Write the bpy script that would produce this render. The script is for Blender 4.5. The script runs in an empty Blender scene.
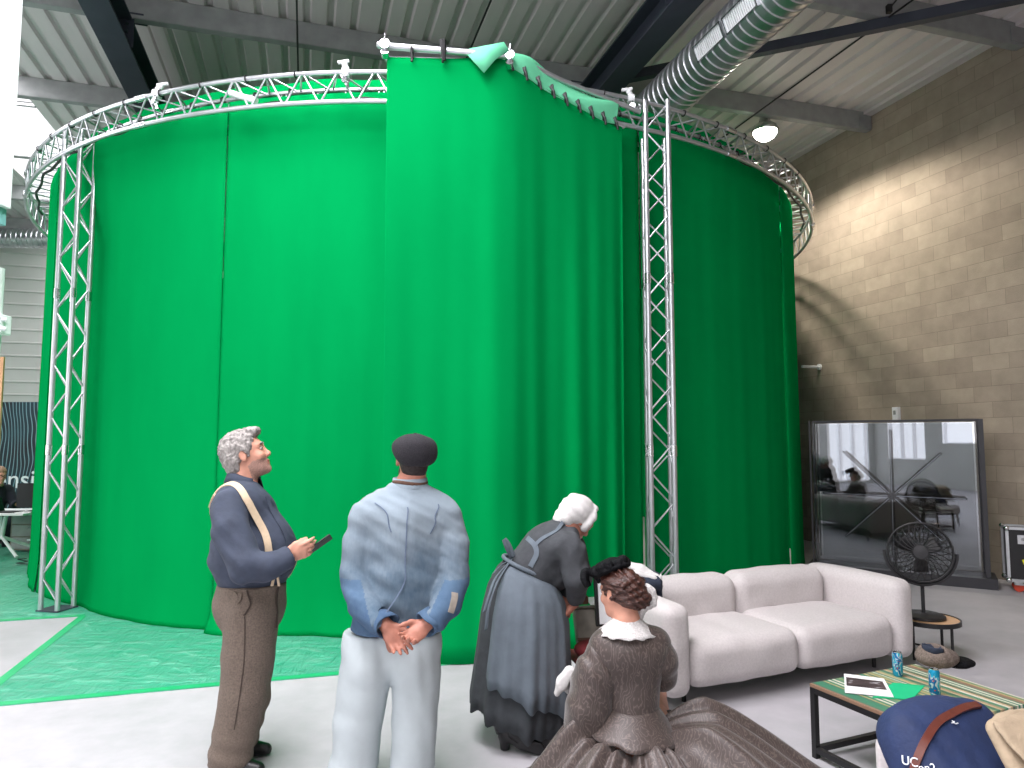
import bpy, bmesh, math, random
import numpy as np
from mathutils import Vector, Matrix
from mathutils.bvhtree import BVHTree
random.seed(7)
SC = bpy.context.scene
COL = SC.collection
PI = math.pi

# ------------------------------------------------------------------ camera
FPX, CH = 700.0, 1.72
PIT = math.atan(56 / FPX)
cam = bpy.data.objects.new('camera', bpy.data.cameras.new('camera'))
COL.objects.link(cam)
cam.location = (0, 0, CH)
cam.rotation_euler = (PI / 2 + PIT, 0, 0)
cam.data.sensor_width = 36
cam.data.lens = 36 * FPX / 1024
cam.data.clip_end = 200
SC.camera = cam


def P(px, py, Y):
    """world point seen at photo pixel (px, py) at forward distance Y"""
    u, v = (px - 512) / FPX, (384 - py) / FPX
    fw = math.cos(PIT) - v * math.sin(PIT)
    return Vector((u / fw * Y, Y, CH + (v * math.cos(PIT) + math.sin(PIT)) / fw * Y))


def FL(px, py, z=0.0):
    q = P(px, py, 1.0)
    return P(px, py, (z - CH) / (q.z - CH))


def B(u, w, z=0.0):
    """building frame: u runs along the block wall, w across the hall"""
    return Vector((-.282 * u + .9594 * w, .9594 * u + .282 * w, z))


BROT = math.atan2(.282, .9594)

# ------------------------------------------------------------------ materials


def lin(c):
    c = c / 255
    return c / 12.92 if c <= .04045 else ((c + .055) / 1.055) ** 2.4


def rgb(r, g, b):
    return (lin(r), lin(g), lin(b), 1)


class NT:
    def __init__(s, name):
        s.m = bpy.data.materials.new(name)
        s.m.use_nodes = True
        s.t = s.m.node_tree
        s.b = s.t.nodes['Principled BSDF']

    def n(s, typ, **kw):
        nd = s.t.nodes.new(typ)
        for k, v in kw.items():
            if k.startswith('i_'):
                nd.inputs[k[2:].replace('_', ' ')].default_value = v
            else:
                setattr(nd, k, v)
        return nd

    def l(s, a, b):
        s.t.links.new(a, b)

    def coord(s, scale=(1, 1, 1), rot=(0, 0, 0), out='Object'):
        tc = s.n('ShaderNodeTexCoord')
        mp = s.n('ShaderNodeMapping')
        mp.inputs['Scale'].default_value = scale
        mp.inputs['Rotation'].default_value = rot
        s.l(tc.outputs[out], mp.inputs['Vector'])
        return mp.outputs[0]

    def noise(s, vec, scale, detail=3, rough=.5, dist=0):
        nd = s.n('ShaderNodeTexNoise')
        nd.inputs['Scale'].default_value = scale
        nd.inputs['Detail'].default_value = detail
        nd.inputs['Roughness'].default_value = rough
        nd.inputs['Distortion'].default_value = dist
        s.l(vec, nd.inputs['Vector'])
        return nd.outputs['Fac']

    def ramp(s, fac, stops):
        nd = s.n('ShaderNodeValToRGB')
        e = nd.color_ramp.elements
        e[0].position, e[0].color = stops[0]
        e[1].position, e[1].color = stops[-1]
        for p, c in stops[1:-1]:
            x = e.new(p)
            x.color = c
        s.l(fac, nd.inputs[0])
        return nd.outputs[0]

    def bump(s, h, strength=.3, dist=.01):
        nd = s.n('ShaderNodeBump')
        nd.inputs['Strength'].default_value = strength
        nd.inputs['Distance'].default_value = dist
        s.l(h, nd.inputs['Height'])
        s.l(nd.outputs[0], s.b.inputs['Normal'])

    def col(s, sock):
        s.l(sock, s.b.inputs['Base Color'])


def mat(name, c, rough=.5, metal=0, nscale=0, namt=.12, bump=0, bscale=None, stretch=(1, 1, 1), spec=.5, sheen=0):
    m = NT(name)
    m.b.inputs['Roughness'].default_value = rough
    m.b.inputs['Metallic'].default_value = metal
    m.b.inputs['Specular IOR Level'].default_value = spec
    if sheen:
        m.b.inputs['Sheen Weight'].default_value = sheen
    m.b.inputs['Base Color'].default_value = c
    if nscale:
        v = m.coord(stretch)
        f = m.noise(v, nscale, 4)
        k1, k2 = 1 - namt, 1 + namt
        m.col(m.ramp(f, [(.3, (c[0] * k1, c[1] * k1, c[2] * k1, 1)), (.7, (min(1, c[0] * k2), min(1, c[1] * k2), min(1, c[2] * k2), 1))]))
        if bump:
            m.bump(m.noise(v, bscale or nscale, 3), bump)
    return m.m


def emis(name, c, s):
    m = NT(name)
    m.b.inputs['Base Color'].default_value = c
    m.b.inputs['Emission Color'].default_value = c
    m.b.inputs['Emission Strength'].default_value = s
    return m.m


MT = {}
MT['black'] = mat('black_metal', rgb(24, 24, 26), .45, nscale=9, namt=.1)
MT['blackplastic'] = mat('black_plastic', rgb(30, 30, 33), .5, nscale=14, namt=.1)
MT['alu'] = mat('aluminium_tube', rgb(205, 208, 212), .32, .85, nscale=7, namt=.08)
MT['steel'] = mat('anthracite_steel', rgb(58, 64, 76), .55, nscale=4, namt=.12)
MT['purlin'] = mat('galvanised_purlin', rgb(150, 153, 153), .5, .1, nscale=5, namt=.14)
MT['white'] = mat('white_paint', rgb(238, 241, 243), .5, nscale=3, namt=.03)
MT['whitecloth'] = mat('white_cotton', rgb(205, 203, 201), .9, nscale=30, namt=.06, bump=.4, bscale=60)
MT['lace'] = mat('white_lace', rgb(206, 203, 201), .9, nscale=120, namt=.18, bump=.8, bscale=140)
MT['greenfabric'] = None
MT['wood'] = mat('oak_top', rgb(205, 165, 125), .45, nscale=8, namt=.12, stretch=(1, 8, 1))
MT['board'] = mat('plywood_board', rgb(214, 160, 120), .6, nscale=6, namt=.08)
MT['chrome'] = mat('polished_steel', rgb(220, 222, 225), .18, 1, nscale=5, namt=.04)
MT['leather'] = mat('brown_leather', rgb(100, 52, 42), .32, nscale=25, namt=.15, bump=.1)
MT['navy'] = mat('navy_canvas', rgb(30, 46, 84), .75, nscale=18, namt=.12, bump=.25, bscale=60)
MT['navycloth'] = mat('navy_wool', rgb(44, 52, 68), .95, nscale=30, namt=.12, bump=.3, bscale=70)
MT['beige'] = mat('beige_canvas', rgb(168, 150, 126), .85, nscale=14, namt=.1, bump=.3, bscale=80)
MT['linen'] = mat('sofa_linen', rgb(200, 194, 193), .95, nscale=70, namt=.07, bump=.35, bscale=220, sheen=.15)
MT['cream'] = mat('cream_elastic', rgb(205, 184, 155), .8, nscale=60, namt=.06)
MT['skin'] = mat('skin', rgb(206, 150, 128), .5, nscale=22, namt=.12, spec=.35)
MT['skinbeard'] = mat('stubbled_skin', rgb(168, 132, 118), .65, nscale=200, namt=.3)
MT['skinred'] = mat('ruddy_skin', rgb(174, 118, 100), .5, nscale=25, namt=.15, spec=.35)
MT['lip'] = mat('lip_skin', rgb(172, 112, 98), .45, nscale=30, namt=.08)
MT['greyhair'] = mat('grey_hair', rgb(150, 146, 142), .7, nscale=55, namt=.42, bump=.9, bscale=90, stretch=(1, 1, .5))
MT['darkhair'] = mat('dark_hair', rgb(40, 32, 30), .7, nscale=60, namt=.35, bump=.8)
MT['redhair'] = mat('auburn_hair', rgb(66, 38, 30), .42, nscale=36, namt=.55, bump=.9, bscale=50, stretch=(1, 1, 2.2))
MT['shirt'] = mat('slate_blue_cotton', rgb(58, 66, 82), .88, nscale=16, namt=.14, bump=.35, bscale=26)
MT['trouser'] = mat('brown_tweed', rgb(108, 96, 86), .92, nscale=110, namt=.2, bump=.3, bscale=130)
MT['paletrouser'] = mat('pale_grey_moleskin', rgb(184, 194, 197), .92, nscale=10, namt=.05, bump=.25, bscale=12)
MT['capcloth'] = mat('charcoal_herringbone', rgb(38, 37, 42), .95, nscale=180, namt=.4, bump=.4, bscale=180)
MT['blouse'] = mat('charcoal_cotton', rgb(62, 65, 69), .9, nscale=20, namt=.16, bump=.35, bscale=30)
MT['apron'] = mat('washed_slate_apron', rgb(94, 104, 113), .9, nscale=12, namt=.1, bump=.3, bscale=22)
MT['underskirt'] = mat('dark_grey_wool', rgb(54, 58, 62), .92, nscale=16, namt=.2, bump=.3, bscale=30)
MT['boot'] = mat('black_boot_leather', rgb(18, 18, 20), .4, nscale=18, namt=.2)
MT['velvet'] = mat('black_velvet', rgb(9, 10, 14), .8, nscale=45, namt=.4, bump=.9, bscale=60, spec=.2)
MT['tweed'] = mat('grey_brown_tweed', rgb(112, 100, 92), .95, nscale=120, namt=.35, bump=.4)
MT['red'] = mat('dull_red_cloth', rgb(120, 40, 45), .8, nscale=18, namt=.2)
MT['casegrey'] = mat('worn_grey_leather', rgb(126, 122, 112), .6, nscale=14, namt=.2, bump=.2)
MT['brownwood'] = mat('dark_brown_wood', rgb(98, 66, 52), .5, nscale=10, namt=.2)
MT['paper'] = mat('white_paper', rgb(240, 240, 240), .6, nscale=5, namt=.02)
MT['greenpaper'] = mat('green_card', rgb(20, 185, 125), .6, nscale=6, namt=.05)
MT['yellow'] = mat('yellow_tape', rgb(225, 225, 40), .5, nscale=8, namt=.06)
MT['orange'] = mat('orange_castor', rgb(205, 70, 45), .5, nscale=9, namt=.08)
MT['eyewhite'] = mat('eye_white', rgb(170, 160, 152), .35, nscale=40, namt=.03)
MT['iris'] = mat('dark_iris', rgb(50, 40, 34), .2, nscale=80, namt=.2)
MT['screen'] = mat('dark_screen', rgb(24, 27, 32), .25, nscale=4, namt=.1)
MT['text'] = mat('white_lettering', rgb(232, 236, 240), .7, nscale=9, namt=.02)
MT['textdim'] = mat('dim_outline_print', rgb(110, 130, 140), .7, nscale=9, namt=.04)
MT['mint'] = None
MT['trousdark'] = mat('dark_trouser_seam', rgb(66, 56, 50), .95, nscale=40, namt=.1)  # dark brown for the pocket welt, side seam and fly
MT['denimseam'] = mat('denim_seam_thread', rgb(98, 112, 134), .9, nscale=60, namt=.1)
MT['patch'] = mat('worn_sleeve_patch', rgb(150, 142, 132), .9, nscale=30, namt=.15)
MT['tweedbrown'] = mat('brown_neckerchief', rgb(92, 66, 54), .9, nscale=40, namt=.2)
MT['fairhair'] = mat('fair_hair', rgb(150, 120, 96), .7, nscale=60, namt=.2)
MT['navydark'] = mat('dark_jersey', rgb(30, 34, 44), .95, nscale=20, namt=.12)
MT['steelblack'] = mat('dark_powder_coat', rgb(52, 52, 57), .5, nscale=6, namt=.08)
MT['tealframe'] = mat('teal_tinted_rail', rgb(120, 175, 175), .5, nscale=6, namt=.06)
MT['greentape'] = mat('green_tape', (.02, .42, .16, 1), .4, nscale=6, namt=.08)


def m_green(name, c, amp=.07):
    m = NT(name)
    m.b.inputs['Roughness'].default_value = .95
    m.b.inputs['Specular IOR Level'].default_value = .0
    v = m.coord((1, 1, .25))
    f = m.noise(v, 2.2, 4)
    a, b2 = [tuple(x * k for x in c[:3]) + (1,) for k in (1 - amp, 1 + amp)]
    m.col(m.ramp(f, [(.3, a), (.7, b2)]))
    v2 = m.coord((1, 1, 1))
    m.bump(m.noise(v2, 160, 2), .15, .002)
    return m.m


MT['greenfabric'] = m_green('chroma_green_cloth', (.0008, .265, .064, 1))
MT['mint'] = m_green('chroma_green_cloth_backlit', (.16, .62, .36, 1))  # cloth's back, colour lightened for light shining through


def m_floor():
    m = NT('polished_concrete')
    v = m.coord()
    f1 = m.noise(v, .7, 5, .6)
    f2 = m.noise(v, 6, 6, .65)
    mx = m.n('ShaderNodeMath', operation='MULTIPLY_ADD')
    m.l(f2, mx.inputs[0])
    mx.inputs[1].default_value = .45
    m.l(f1, mx.inputs[2])
    m.col(m.ramp(mx.outputs[0], [(.45, rgb(158, 159, 161)), (.75, rgb(178, 176, 180)), (.95, rgb(190, 188, 191))]))
    r = m.n('ShaderNodeMapRange')
    m.b.inputs['Specular IOR Level'].default_value = .3
    r.inputs['To Min'].default_value = .42
    r.inputs['To Max'].default_value = .62
    m.l(f2, r.inputs['Value'])
    m.l(r.outputs[0], m.b.inputs['Roughness'])
    m.bump(f2, .06, .01)
    return m.m


def m_tarp():
    m = NT('glossy_green_floor_sheet')
    v = m.coord((1, 3.0, 1), (0, 0, .2))
    v2 = m.coord((5, 1.1, 1), (0, 0, .55))
    f = m.noise(v, 3.5, 6, .65, 1.2)
    g = m.noise(v2, 2.2, 5, .6, .8)
    m.col(m.ramp(f, [(.3, (.03, .38, .22, 1)), (.55, (.08, .47, .30, 1)), (.8, (.28, .62, .48, 1))]))
    m.b.inputs['Roughness'].default_value = .3
    m.b.inputs['Specular IOR Level'].default_value = .8
    ad = m.n('ShaderNodeMath', operation='ADD')
    m.l(f, ad.inputs[0])
    m.l(g, ad.inputs[1])
    m.bump(ad.outputs[0], .9, .06)
    return m.m


def m_block():
    m = NT('concrete_blockwork')
    tc = m.n('ShaderNodeTexCoord')
    sp = m.n('ShaderNodeSeparateXYZ')
    m.l(tc.outputs['Object'], sp.inputs[0])
    cb = m.n('ShaderNodeCombineXYZ')
    m.l(sp.outputs['X'], cb.inputs['X'])
    m.l(sp.outputs['Z'], cb.inputs['Y'])
    br = m.n('ShaderNodeTexBrick')
    m.l(cb.outputs[0], br.inputs['Vector'])
    br.inputs['Scale'].default_value = 1
    br.inputs['Brick Width'].default_value = .5
    br.inputs['Row Height'].default_value = .2
    br.inputs['Mortar Size'].default_value = .005
    br.inputs['Mortar Smooth'].default_value = .5
    br.inputs['Bias'].default_value = .0
    br.inputs['Color1'].default_value = rgb(166, 155, 140)
    br.inputs['Color2'].default_value = rgb(150, 139, 126)
    br.inputs['Mortar'].default_value = rgb(138, 127, 115)
    f = m.noise(cb.outputs[0], 3.2, 6, .6)
    f2 = m.noise(cb.outputs[0], 60, 3, .6)
    mx = m.n('ShaderNodeMix', data_type='RGBA', blend_type='MULTIPLY')
    mx.inputs['Factor'].default_value = 1
    m.l(br.outputs['Color'], mx.inputs['A'])
    m.l(m.ramp(f, [(.25, (.78, .78, .78, 1)), (.75, (1.1, 1.09, 1.08, 1))]), mx.inputs['B'])
    m.col(mx.outputs['Result'])
    m.b.inputs['Roughness'].default_value = .95
    ad = m.n('ShaderNodeMath', operation='MULTIPLY_ADD')
    m.l(br.outputs['Fac'], ad.inputs[0])
    ad.inputs[1].default_value = -1.2
    m.l(f2, ad.inputs[2])
    m.bump(ad.outputs[0], .35, .006)
    return m.m


def m_deck():
    m = NT('painted_roof_deck')
    v = m.coord((1, .15, 1))
    f = m.noise(v, 1.6, 6, .65)
    m.col(m.ramp(f, [(.3, rgb(212, 206, 207)), (.7, rgb(230, 224, 224))]))
    m.b.inputs['Roughness'].default_value = .55
    m.b.inputs['Metallic'].default_value = .15
    return m.m


def m_cladding():
    m = NT('ribbed_wall_liner')
    v = m.coord()
    f = m.noise(v, 1.2, 4)
    m.col(m.ramp(f, [(.3, rgb(206, 207, 203)), (.7, rgb(218, 219, 215))]))
    m.b.inputs['Roughness'].default_value = .5
    return m.m


def m_stripes():
    m = NT('striped_laminate')
    tc = m.n('ShaderNodeTexCoord')
    mp = m.n('ShaderNodeMapping')
    mp.inputs['Scale'].default_value = (1, .02, 1)
    m.l(tc.outputs['Object'], mp.inputs['Vector'])
    sp = m.n('ShaderNodeSeparateXYZ')
    m.l(tc.outputs['Object'], sp.inputs[0])
    vo = m.n('ShaderNodeTexVoronoi', voronoi_dimensions='1D')
    vo.inputs['Scale'].default_value = 62
    m.l(sp.outputs['X'], vo.inputs['W'])
    s3 = m.n('ShaderNodeSeparateColor')
    m.l(vo.outputs['Color'], s3.inputs[0])
    cols = [(0, rgb(62, 128, 100)), (.14, rgb(176, 160, 112)), (.26, rgb(140, 112, 92)), (.36, rgb(110, 142, 108)), (.46, rgb(188, 168, 128)), (.56, rgb(70, 118, 96)),
            (.66, rgb(160, 132, 106)), (.76, rgb(214, 208, 190)), (.85, rgb(136, 152, 108)), (.93, rgb(92, 96, 84))]
    r = m.ramp(s3.outputs[0], cols)
    r.node.color_ramp.interpolation = 'CONSTANT'
    m.col(r)
    m.b.inputs['Roughness'].default_value = .3
    return m.m


def m_moire():
    m = NT('brown_moire_taffeta')
    v = m.coord((1, 1, .55))
    nd = m.n('ShaderNodeTexWave')
    nd.inputs['Scale'].default_value = 15
    nd.inputs['Distortion'].default_value = 26
    nd.inputs['Detail'].default_value = 3
    nd.inputs['Detail Scale'].default_value = 1.1
    m.l(v, nd.inputs['Vector'])
    m.col(m.ramp(nd.outputs['Fac'], [(.0, rgb(62, 51, 47)), (.8, rgb(68, 57, 53)), (.98, rgb(94, 82, 76))]))
    m.b.inputs['Roughness'].default_value = .48
    m.b.inputs['Sheen Weight'].default_value = .25
    m.bump(m.noise(m.coord(), 24, 3), .25, .01)
    return m.m


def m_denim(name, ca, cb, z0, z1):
    """mottled denim, light from above painted in: paler towards the shoulders"""
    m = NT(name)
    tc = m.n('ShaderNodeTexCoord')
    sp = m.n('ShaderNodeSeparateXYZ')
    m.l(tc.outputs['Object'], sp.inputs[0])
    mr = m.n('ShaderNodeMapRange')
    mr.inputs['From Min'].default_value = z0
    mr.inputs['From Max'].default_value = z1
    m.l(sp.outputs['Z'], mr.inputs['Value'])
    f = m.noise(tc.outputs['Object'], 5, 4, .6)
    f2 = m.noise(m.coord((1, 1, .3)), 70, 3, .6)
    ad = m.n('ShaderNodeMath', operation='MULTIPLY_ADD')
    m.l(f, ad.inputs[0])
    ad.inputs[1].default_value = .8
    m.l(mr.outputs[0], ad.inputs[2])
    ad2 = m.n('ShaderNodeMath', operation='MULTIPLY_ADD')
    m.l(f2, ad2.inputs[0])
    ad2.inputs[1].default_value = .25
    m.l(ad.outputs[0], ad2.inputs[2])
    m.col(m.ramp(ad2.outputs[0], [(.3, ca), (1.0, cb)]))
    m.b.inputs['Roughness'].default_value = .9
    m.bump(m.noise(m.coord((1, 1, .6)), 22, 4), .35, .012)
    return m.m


def m_glass(name='display_glass', fac=.05):
    m = NT(name)
    out = m.t.nodes['Material Output']
    tr = m.n('ShaderNodeBsdfTransparent')
    tr.inputs['Color'].default_value = (.74, .76, .78, 1)
    gl = m.n('ShaderNodeBsdfGlossy')
    gl.inputs['Roughness'].default_value = .0
    gl.inputs['Color'].default_value = (.9, .9, .9, 1)
    mx = m.n('ShaderNodeMixShader')
    mx.inputs['Fac'].default_value = fac
    m.l(tr.outputs[0], mx.inputs[1])
    m.l(gl.outputs[0], mx.inputs[2])
    m.l(mx.outputs[0], out.inputs['Surface'])
    return m.m


def m_banner():
    """dark exhibition banner printed with rows of thin wavy lines"""
    m = NT('printed_banner')
    tc = m.n('ShaderNodeTexCoord')
    nd = m.n('ShaderNodeTexWave', wave_type='RINGS', rings_direction='SPHERICAL')
    mp = m.n('ShaderNodeMapping')
    mp.inputs['Location'].default_value = (2.6, 0, -.2)
    mp.inputs['Scale'].default_value = (1, 1, .8)
    m.l(tc.outputs['Object'], mp.inputs['Vector'])
    m.l(mp.outputs[0], nd.inputs['Vector'])
    nd.inputs['Scale'].default_value = 4.6
    nd.inputs['Distortion'].default_value = 5
    nd.inputs['Detail'].default_value = 0
    nd.inputs['Detail Scale'].default_value = .6
    f = m.noise(tc.outputs['Object'], 1.1, 2)
    mx = m.n('ShaderNodeMix', data_type='RGBA')
    m.l(m.ramp(nd.outputs['Fac'], [(.8, (0, 0, 0, 1)), (.98, (.8, .8, .8, 1))]), mx.inputs['Factor'])
    m.l(m.ramp(f, [(.4, rgb(18, 24, 32)), (.7, rgb(14, 62, 76))]), mx.inputs['A'])
    mx.inputs['B'].default_value = rgb(132, 170, 180)
    m.col(mx.outputs['Result'])
    m.b.inputs['Roughness'].default_value = .6
    return m.m


def m_duct():
    m = NT('spiral_duct_zinc')
    m.b.inputs['Metallic'].default_value = .9
    m.b.inputs['Roughness'].default_value = .3
    m.b.inputs['Base Color'].default_value = rgb(196, 200, 204)
    f = m.noise(m.coord(), 6, 4)
    m.col(m.ramp(f, [(.3, rgb(178, 183, 188)), (.7, rgb(208, 211, 214))]))
    return m.m


def m_can():
    m = NT('printed_can')
    v = m.coord((1, 1, .6))
    f = m.noise(v, 34, 2, .5, .5)
    r = m.ramp(f, [(.0, rgb(30, 150, 190)), (.47, rgb(60, 180, 205)), (.52, rgb(190, 205, 212)), (.57, rgb(20, 110, 165)), (.66, rgb(190, 60, 70)), (.69, rgb(110, 190, 205))])
    r.node.color_ramp.interpolation = 'CONSTANT'
    m.col(r)
    m.b.inputs['Metallic'].default_value = .5
    m.b.inputs['Roughness'].default_value = .25
    return m.m


def m_photo():
    m = NT('printed_photograph')
    f = m.noise(m.coord((1, 2.2, 1)), 9, 5, .65)
    m.col(m.ramp(f, [(.3, rgb(38, 32, 36)), (.56, rgb(74, 60, 62)), (.68, rgb(205, 205, 208))]))
    m.b.inputs['Roughness'].default_value = .5
    return m.m


for k, fn in dict(floor=m_floor, tarp=m_tarp, block=m_block, deck=m_deck, cladding=m_cladding, stripes=m_stripes,
                  moire=m_moire, glass=m_glass, banner=m_banner, duct=m_duct, can=m_can, photo=m_photo).items():
    MT[k] = fn()
MT['mirrorglass'] = m_glass('display_rear_glass', .5)
MT['denim'] = m_denim('top_lit_denim', rgb(64, 88, 108), rgb(134, 148, 158), 1.05, 1.55)  # paler top stands for light from above, put into the colour
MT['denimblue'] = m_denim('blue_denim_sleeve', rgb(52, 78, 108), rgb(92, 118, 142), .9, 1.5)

# ------------------------------------------------------------------ objects


def tag(o, label=None, cat=None, group=None, kind=None):
    if label: o['label'] = label
    if cat: o['category'] = cat
    if group: o['group'] = group
    if kind: o['kind'] = kind
    return o


def thing(name, label, cat, loc=(0, 0, 0), rz=0, group=None):
    o = bpy.data.objects.new(name, None)
    o.empty_display_size = .1
    COL.objects.link(o)
    o.location = loc
    o.rotation_euler = (0, 0, rz)
    return tag(o, label, cat, group)


def world_of(o):
    m = Matrix.LocRotScale(o.location, o.rotation_euler, None)
    if o.parent:
        m = world_of(o.parent) @ o.matrix_parent_inverse @ m
    return m


def link(name, me, m, parent=None, world=True):
    """world=True: the mesh is in world coordinates; False: in the parent's frame"""
    for x in (m if isinstance(m, (list, tuple)) else [m]):
        me.materials.append(MT[x] if isinstance(x, str) else x)
    o = bpy.data.objects.new(name, me)
    COL.objects.link(o)
    if parent:
        o.parent = parent
        if world:
            o.matrix_parent_inverse = world_of(parent).inverted()
    return o


def kids(o):
    return [c for c in bpy.data.objects if c.parent == o]


def dup(root, loc, rz=None, label=None):
    r = root.copy()
    COL.objects.link(r)
    r.location = loc
    if rz is not None:
        r.rotation_euler = (0, 0, rz)
    if label: r['label'] = label
    for ch in kids(root):
        c = ch.copy()
        COL.objects.link(c)
        c.parent = r
        for g in kids(ch):
            d = g.copy()
            COL.objects.link(d)
            d.parent = c
    return r


class MB:
    def __init__(s):
        s.v, s.f, s.mi = [], [], []
        s.cur = 0

    def add(s, vs, fs):
        n = len(s.v)
        s.v += [tuple(v) for v in vs]
        s.f += [tuple(n + i for i in f) for f in fs]
        s.mi += [s.cur] * len(fs)
        return s

    def box(s, c, size, rz=0, M=None):
        x, y, z = [a / 2 for a in size]
        vs = [Vector((i, j, k)) for k in (-z, z) for j in (-y, y) for i in (-x, x)]
        R = M if M is not None else Matrix.Rotation(rz, 3, 'Z')
        c = Vector(c)
        return s.add([R @ v + c for v in vs], [(0, 2, 3, 1), (4, 5, 7, 6), (0, 1, 5, 4), (2, 6, 7, 3), (0, 4, 6, 2), (1, 3, 7, 5)])

    def bar(s, a, b, w, h, up=(0, 0, 1)):
        a, b = Vector(a), Vector(b)
        x = (b - a)
        L = x.length
        x.normalize()
        y = Vector(up).cross(x)
        if y.length < 1e-4:
            y = Vector((1, 0, 0)).cross(x)
        y.normalize()
        z = x.cross(y)
        M = Matrix((x, y, z)).transposed()
        return s.box((a + b) / 2, (L, w, h), M=M)

    def tube(s, pts, r, n=8, closed=False, caps=True):
        pts = [Vector(p) for p in pts]
        N = len(pts)
        rs = r if isinstance(r, (list, tuple)) else [r] * N
        ref = None
        vs = []
        for i, p in enumerate(pts):
            if closed:
                t = pts[(i + 1) % N] - pts[i - 1]
            else:
                t = pts[min(i + 1, N - 1)] - pts[max(i - 1, 0)]
            t.normalize()
            if ref is None:
                ref = Vector((0, 0, 1)) if abs(t.z) < .9 else Vector((1, 0, 0))
            x = ref - t * ref.dot(t)
            if x.length < 1e-5:
                x = t.orthogonal()
            x.normalize()
            ref = x
            y = t.cross(x)
            for k in range(n):
                a = 2 * PI * k / n
                vs.append(p + (x * math.cos(a) + y * math.sin(a)) * rs[i])
        fs = []
        M = N if closed else N - 1
        for i in range(M):
            j = (i + 1) % N
            for k in range(n):
                fs.append((i * n + k, i * n + (k + 1) % n, j * n + (k + 1) % n, j * n + k))
        if caps and not closed:
            fs.append(tuple(range(n))[::-1])
            fs.append(tuple((N - 1) * n + k for k in range(n)))
        return s.add(vs, fs)

    def lathe(s, prof, n=24, c=(0, 0, 0), M=None):
        c = Vector(c)
        vs, fs = [], []
        for r, z in prof:
            for k in range(n):
                a = 2 * PI * k / n
                v = Vector((r * math.cos(a), r * math.sin(a), z))
                vs.append((M @ v if M is not None else v) + c)
        for i in range(len(prof) - 1):
            for k in range(n):
                fs.append((i * n + k, i * n + (k + 1) % n, (i + 1) * n + (k + 1) % n, (i + 1) * n + k))
        if prof[0][0] > 1e-6: fs.append(tuple(range(n))[::-1])
        if prof[-1][0] > 1e-6: fs.append(tuple((len(prof) - 1) * n + k for k in range(n)))
        return s.add(vs, fs)

    def grid(s, rows, close=False):
        """rows: list of equal-length point lists"""
        n = len(rows[0])
        vs = [p for r in rows for p in r]
        fs = []
        for i in range(len(rows) - 1):
            for k in range(n if close else n - 1):
                fs.append((i * n + k, i * n + (k + 1) % n, (i + 1) * n + (k + 1) % n, (i + 1) * n + k))
        return s.add(vs, fs)

    def ext(s, poly, z0, z1):
        n = len(poly)
        vs = [(p[0], p[1], z0) for p in poly] + [(p[0], p[1], z1) for p in poly]
        fs = [tuple(range(n))[::-1], tuple(range(n, 2 * n))] + [(i, (i + 1) % n, n + (i + 1) % n, n + i) for i in range(n)]
        return s.add(vs, fs)

    def mesh(s, name, smooth=False, bevel=0):
        me = bpy.data.meshes.new(name)
        me.from_pydata(s.v, [], s.f)
        me.polygons.foreach_set('material_index', s.mi)
        bm = bmesh.new()
        bm.from_mesh(me)
        bmesh.ops.recalc_face_normals(bm, faces=bm.faces)
        if bevel:
            bmesh.ops.bevel(bm, geom=bm.edges[:], offset=bevel, segments=2, affect='EDGES', profile=.5)
        bm.to_mesh(me)
        bm.free()
        if smooth:
            me.polygons.foreach_set('use_smooth', [True] * len(me.polygons))
            if smooth != True:
                me.set_sharp_from_angle(angle=math.radians(smooth))
        me.update()
        return me

    def build(s, name, m, parent=None, smooth=False, bevel=0, world=True, solid=0, sub=0):
        o = link(name, s.mesh(name, smooth, bevel), m, parent, world)
        if solid:
            md = o.modifiers.new('solid', 'SOLIDIFY')
            md.thickness = solid
            md.offset = 0
        if sub:
            md = o.modifiers.new('sub', 'SUBSURF')
            md.levels = md.render_levels = sub
        return o


# ------------------------------------------------------------------ signed-distance modelling


def unit(v):
    return Vector(v).normalized()


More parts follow.
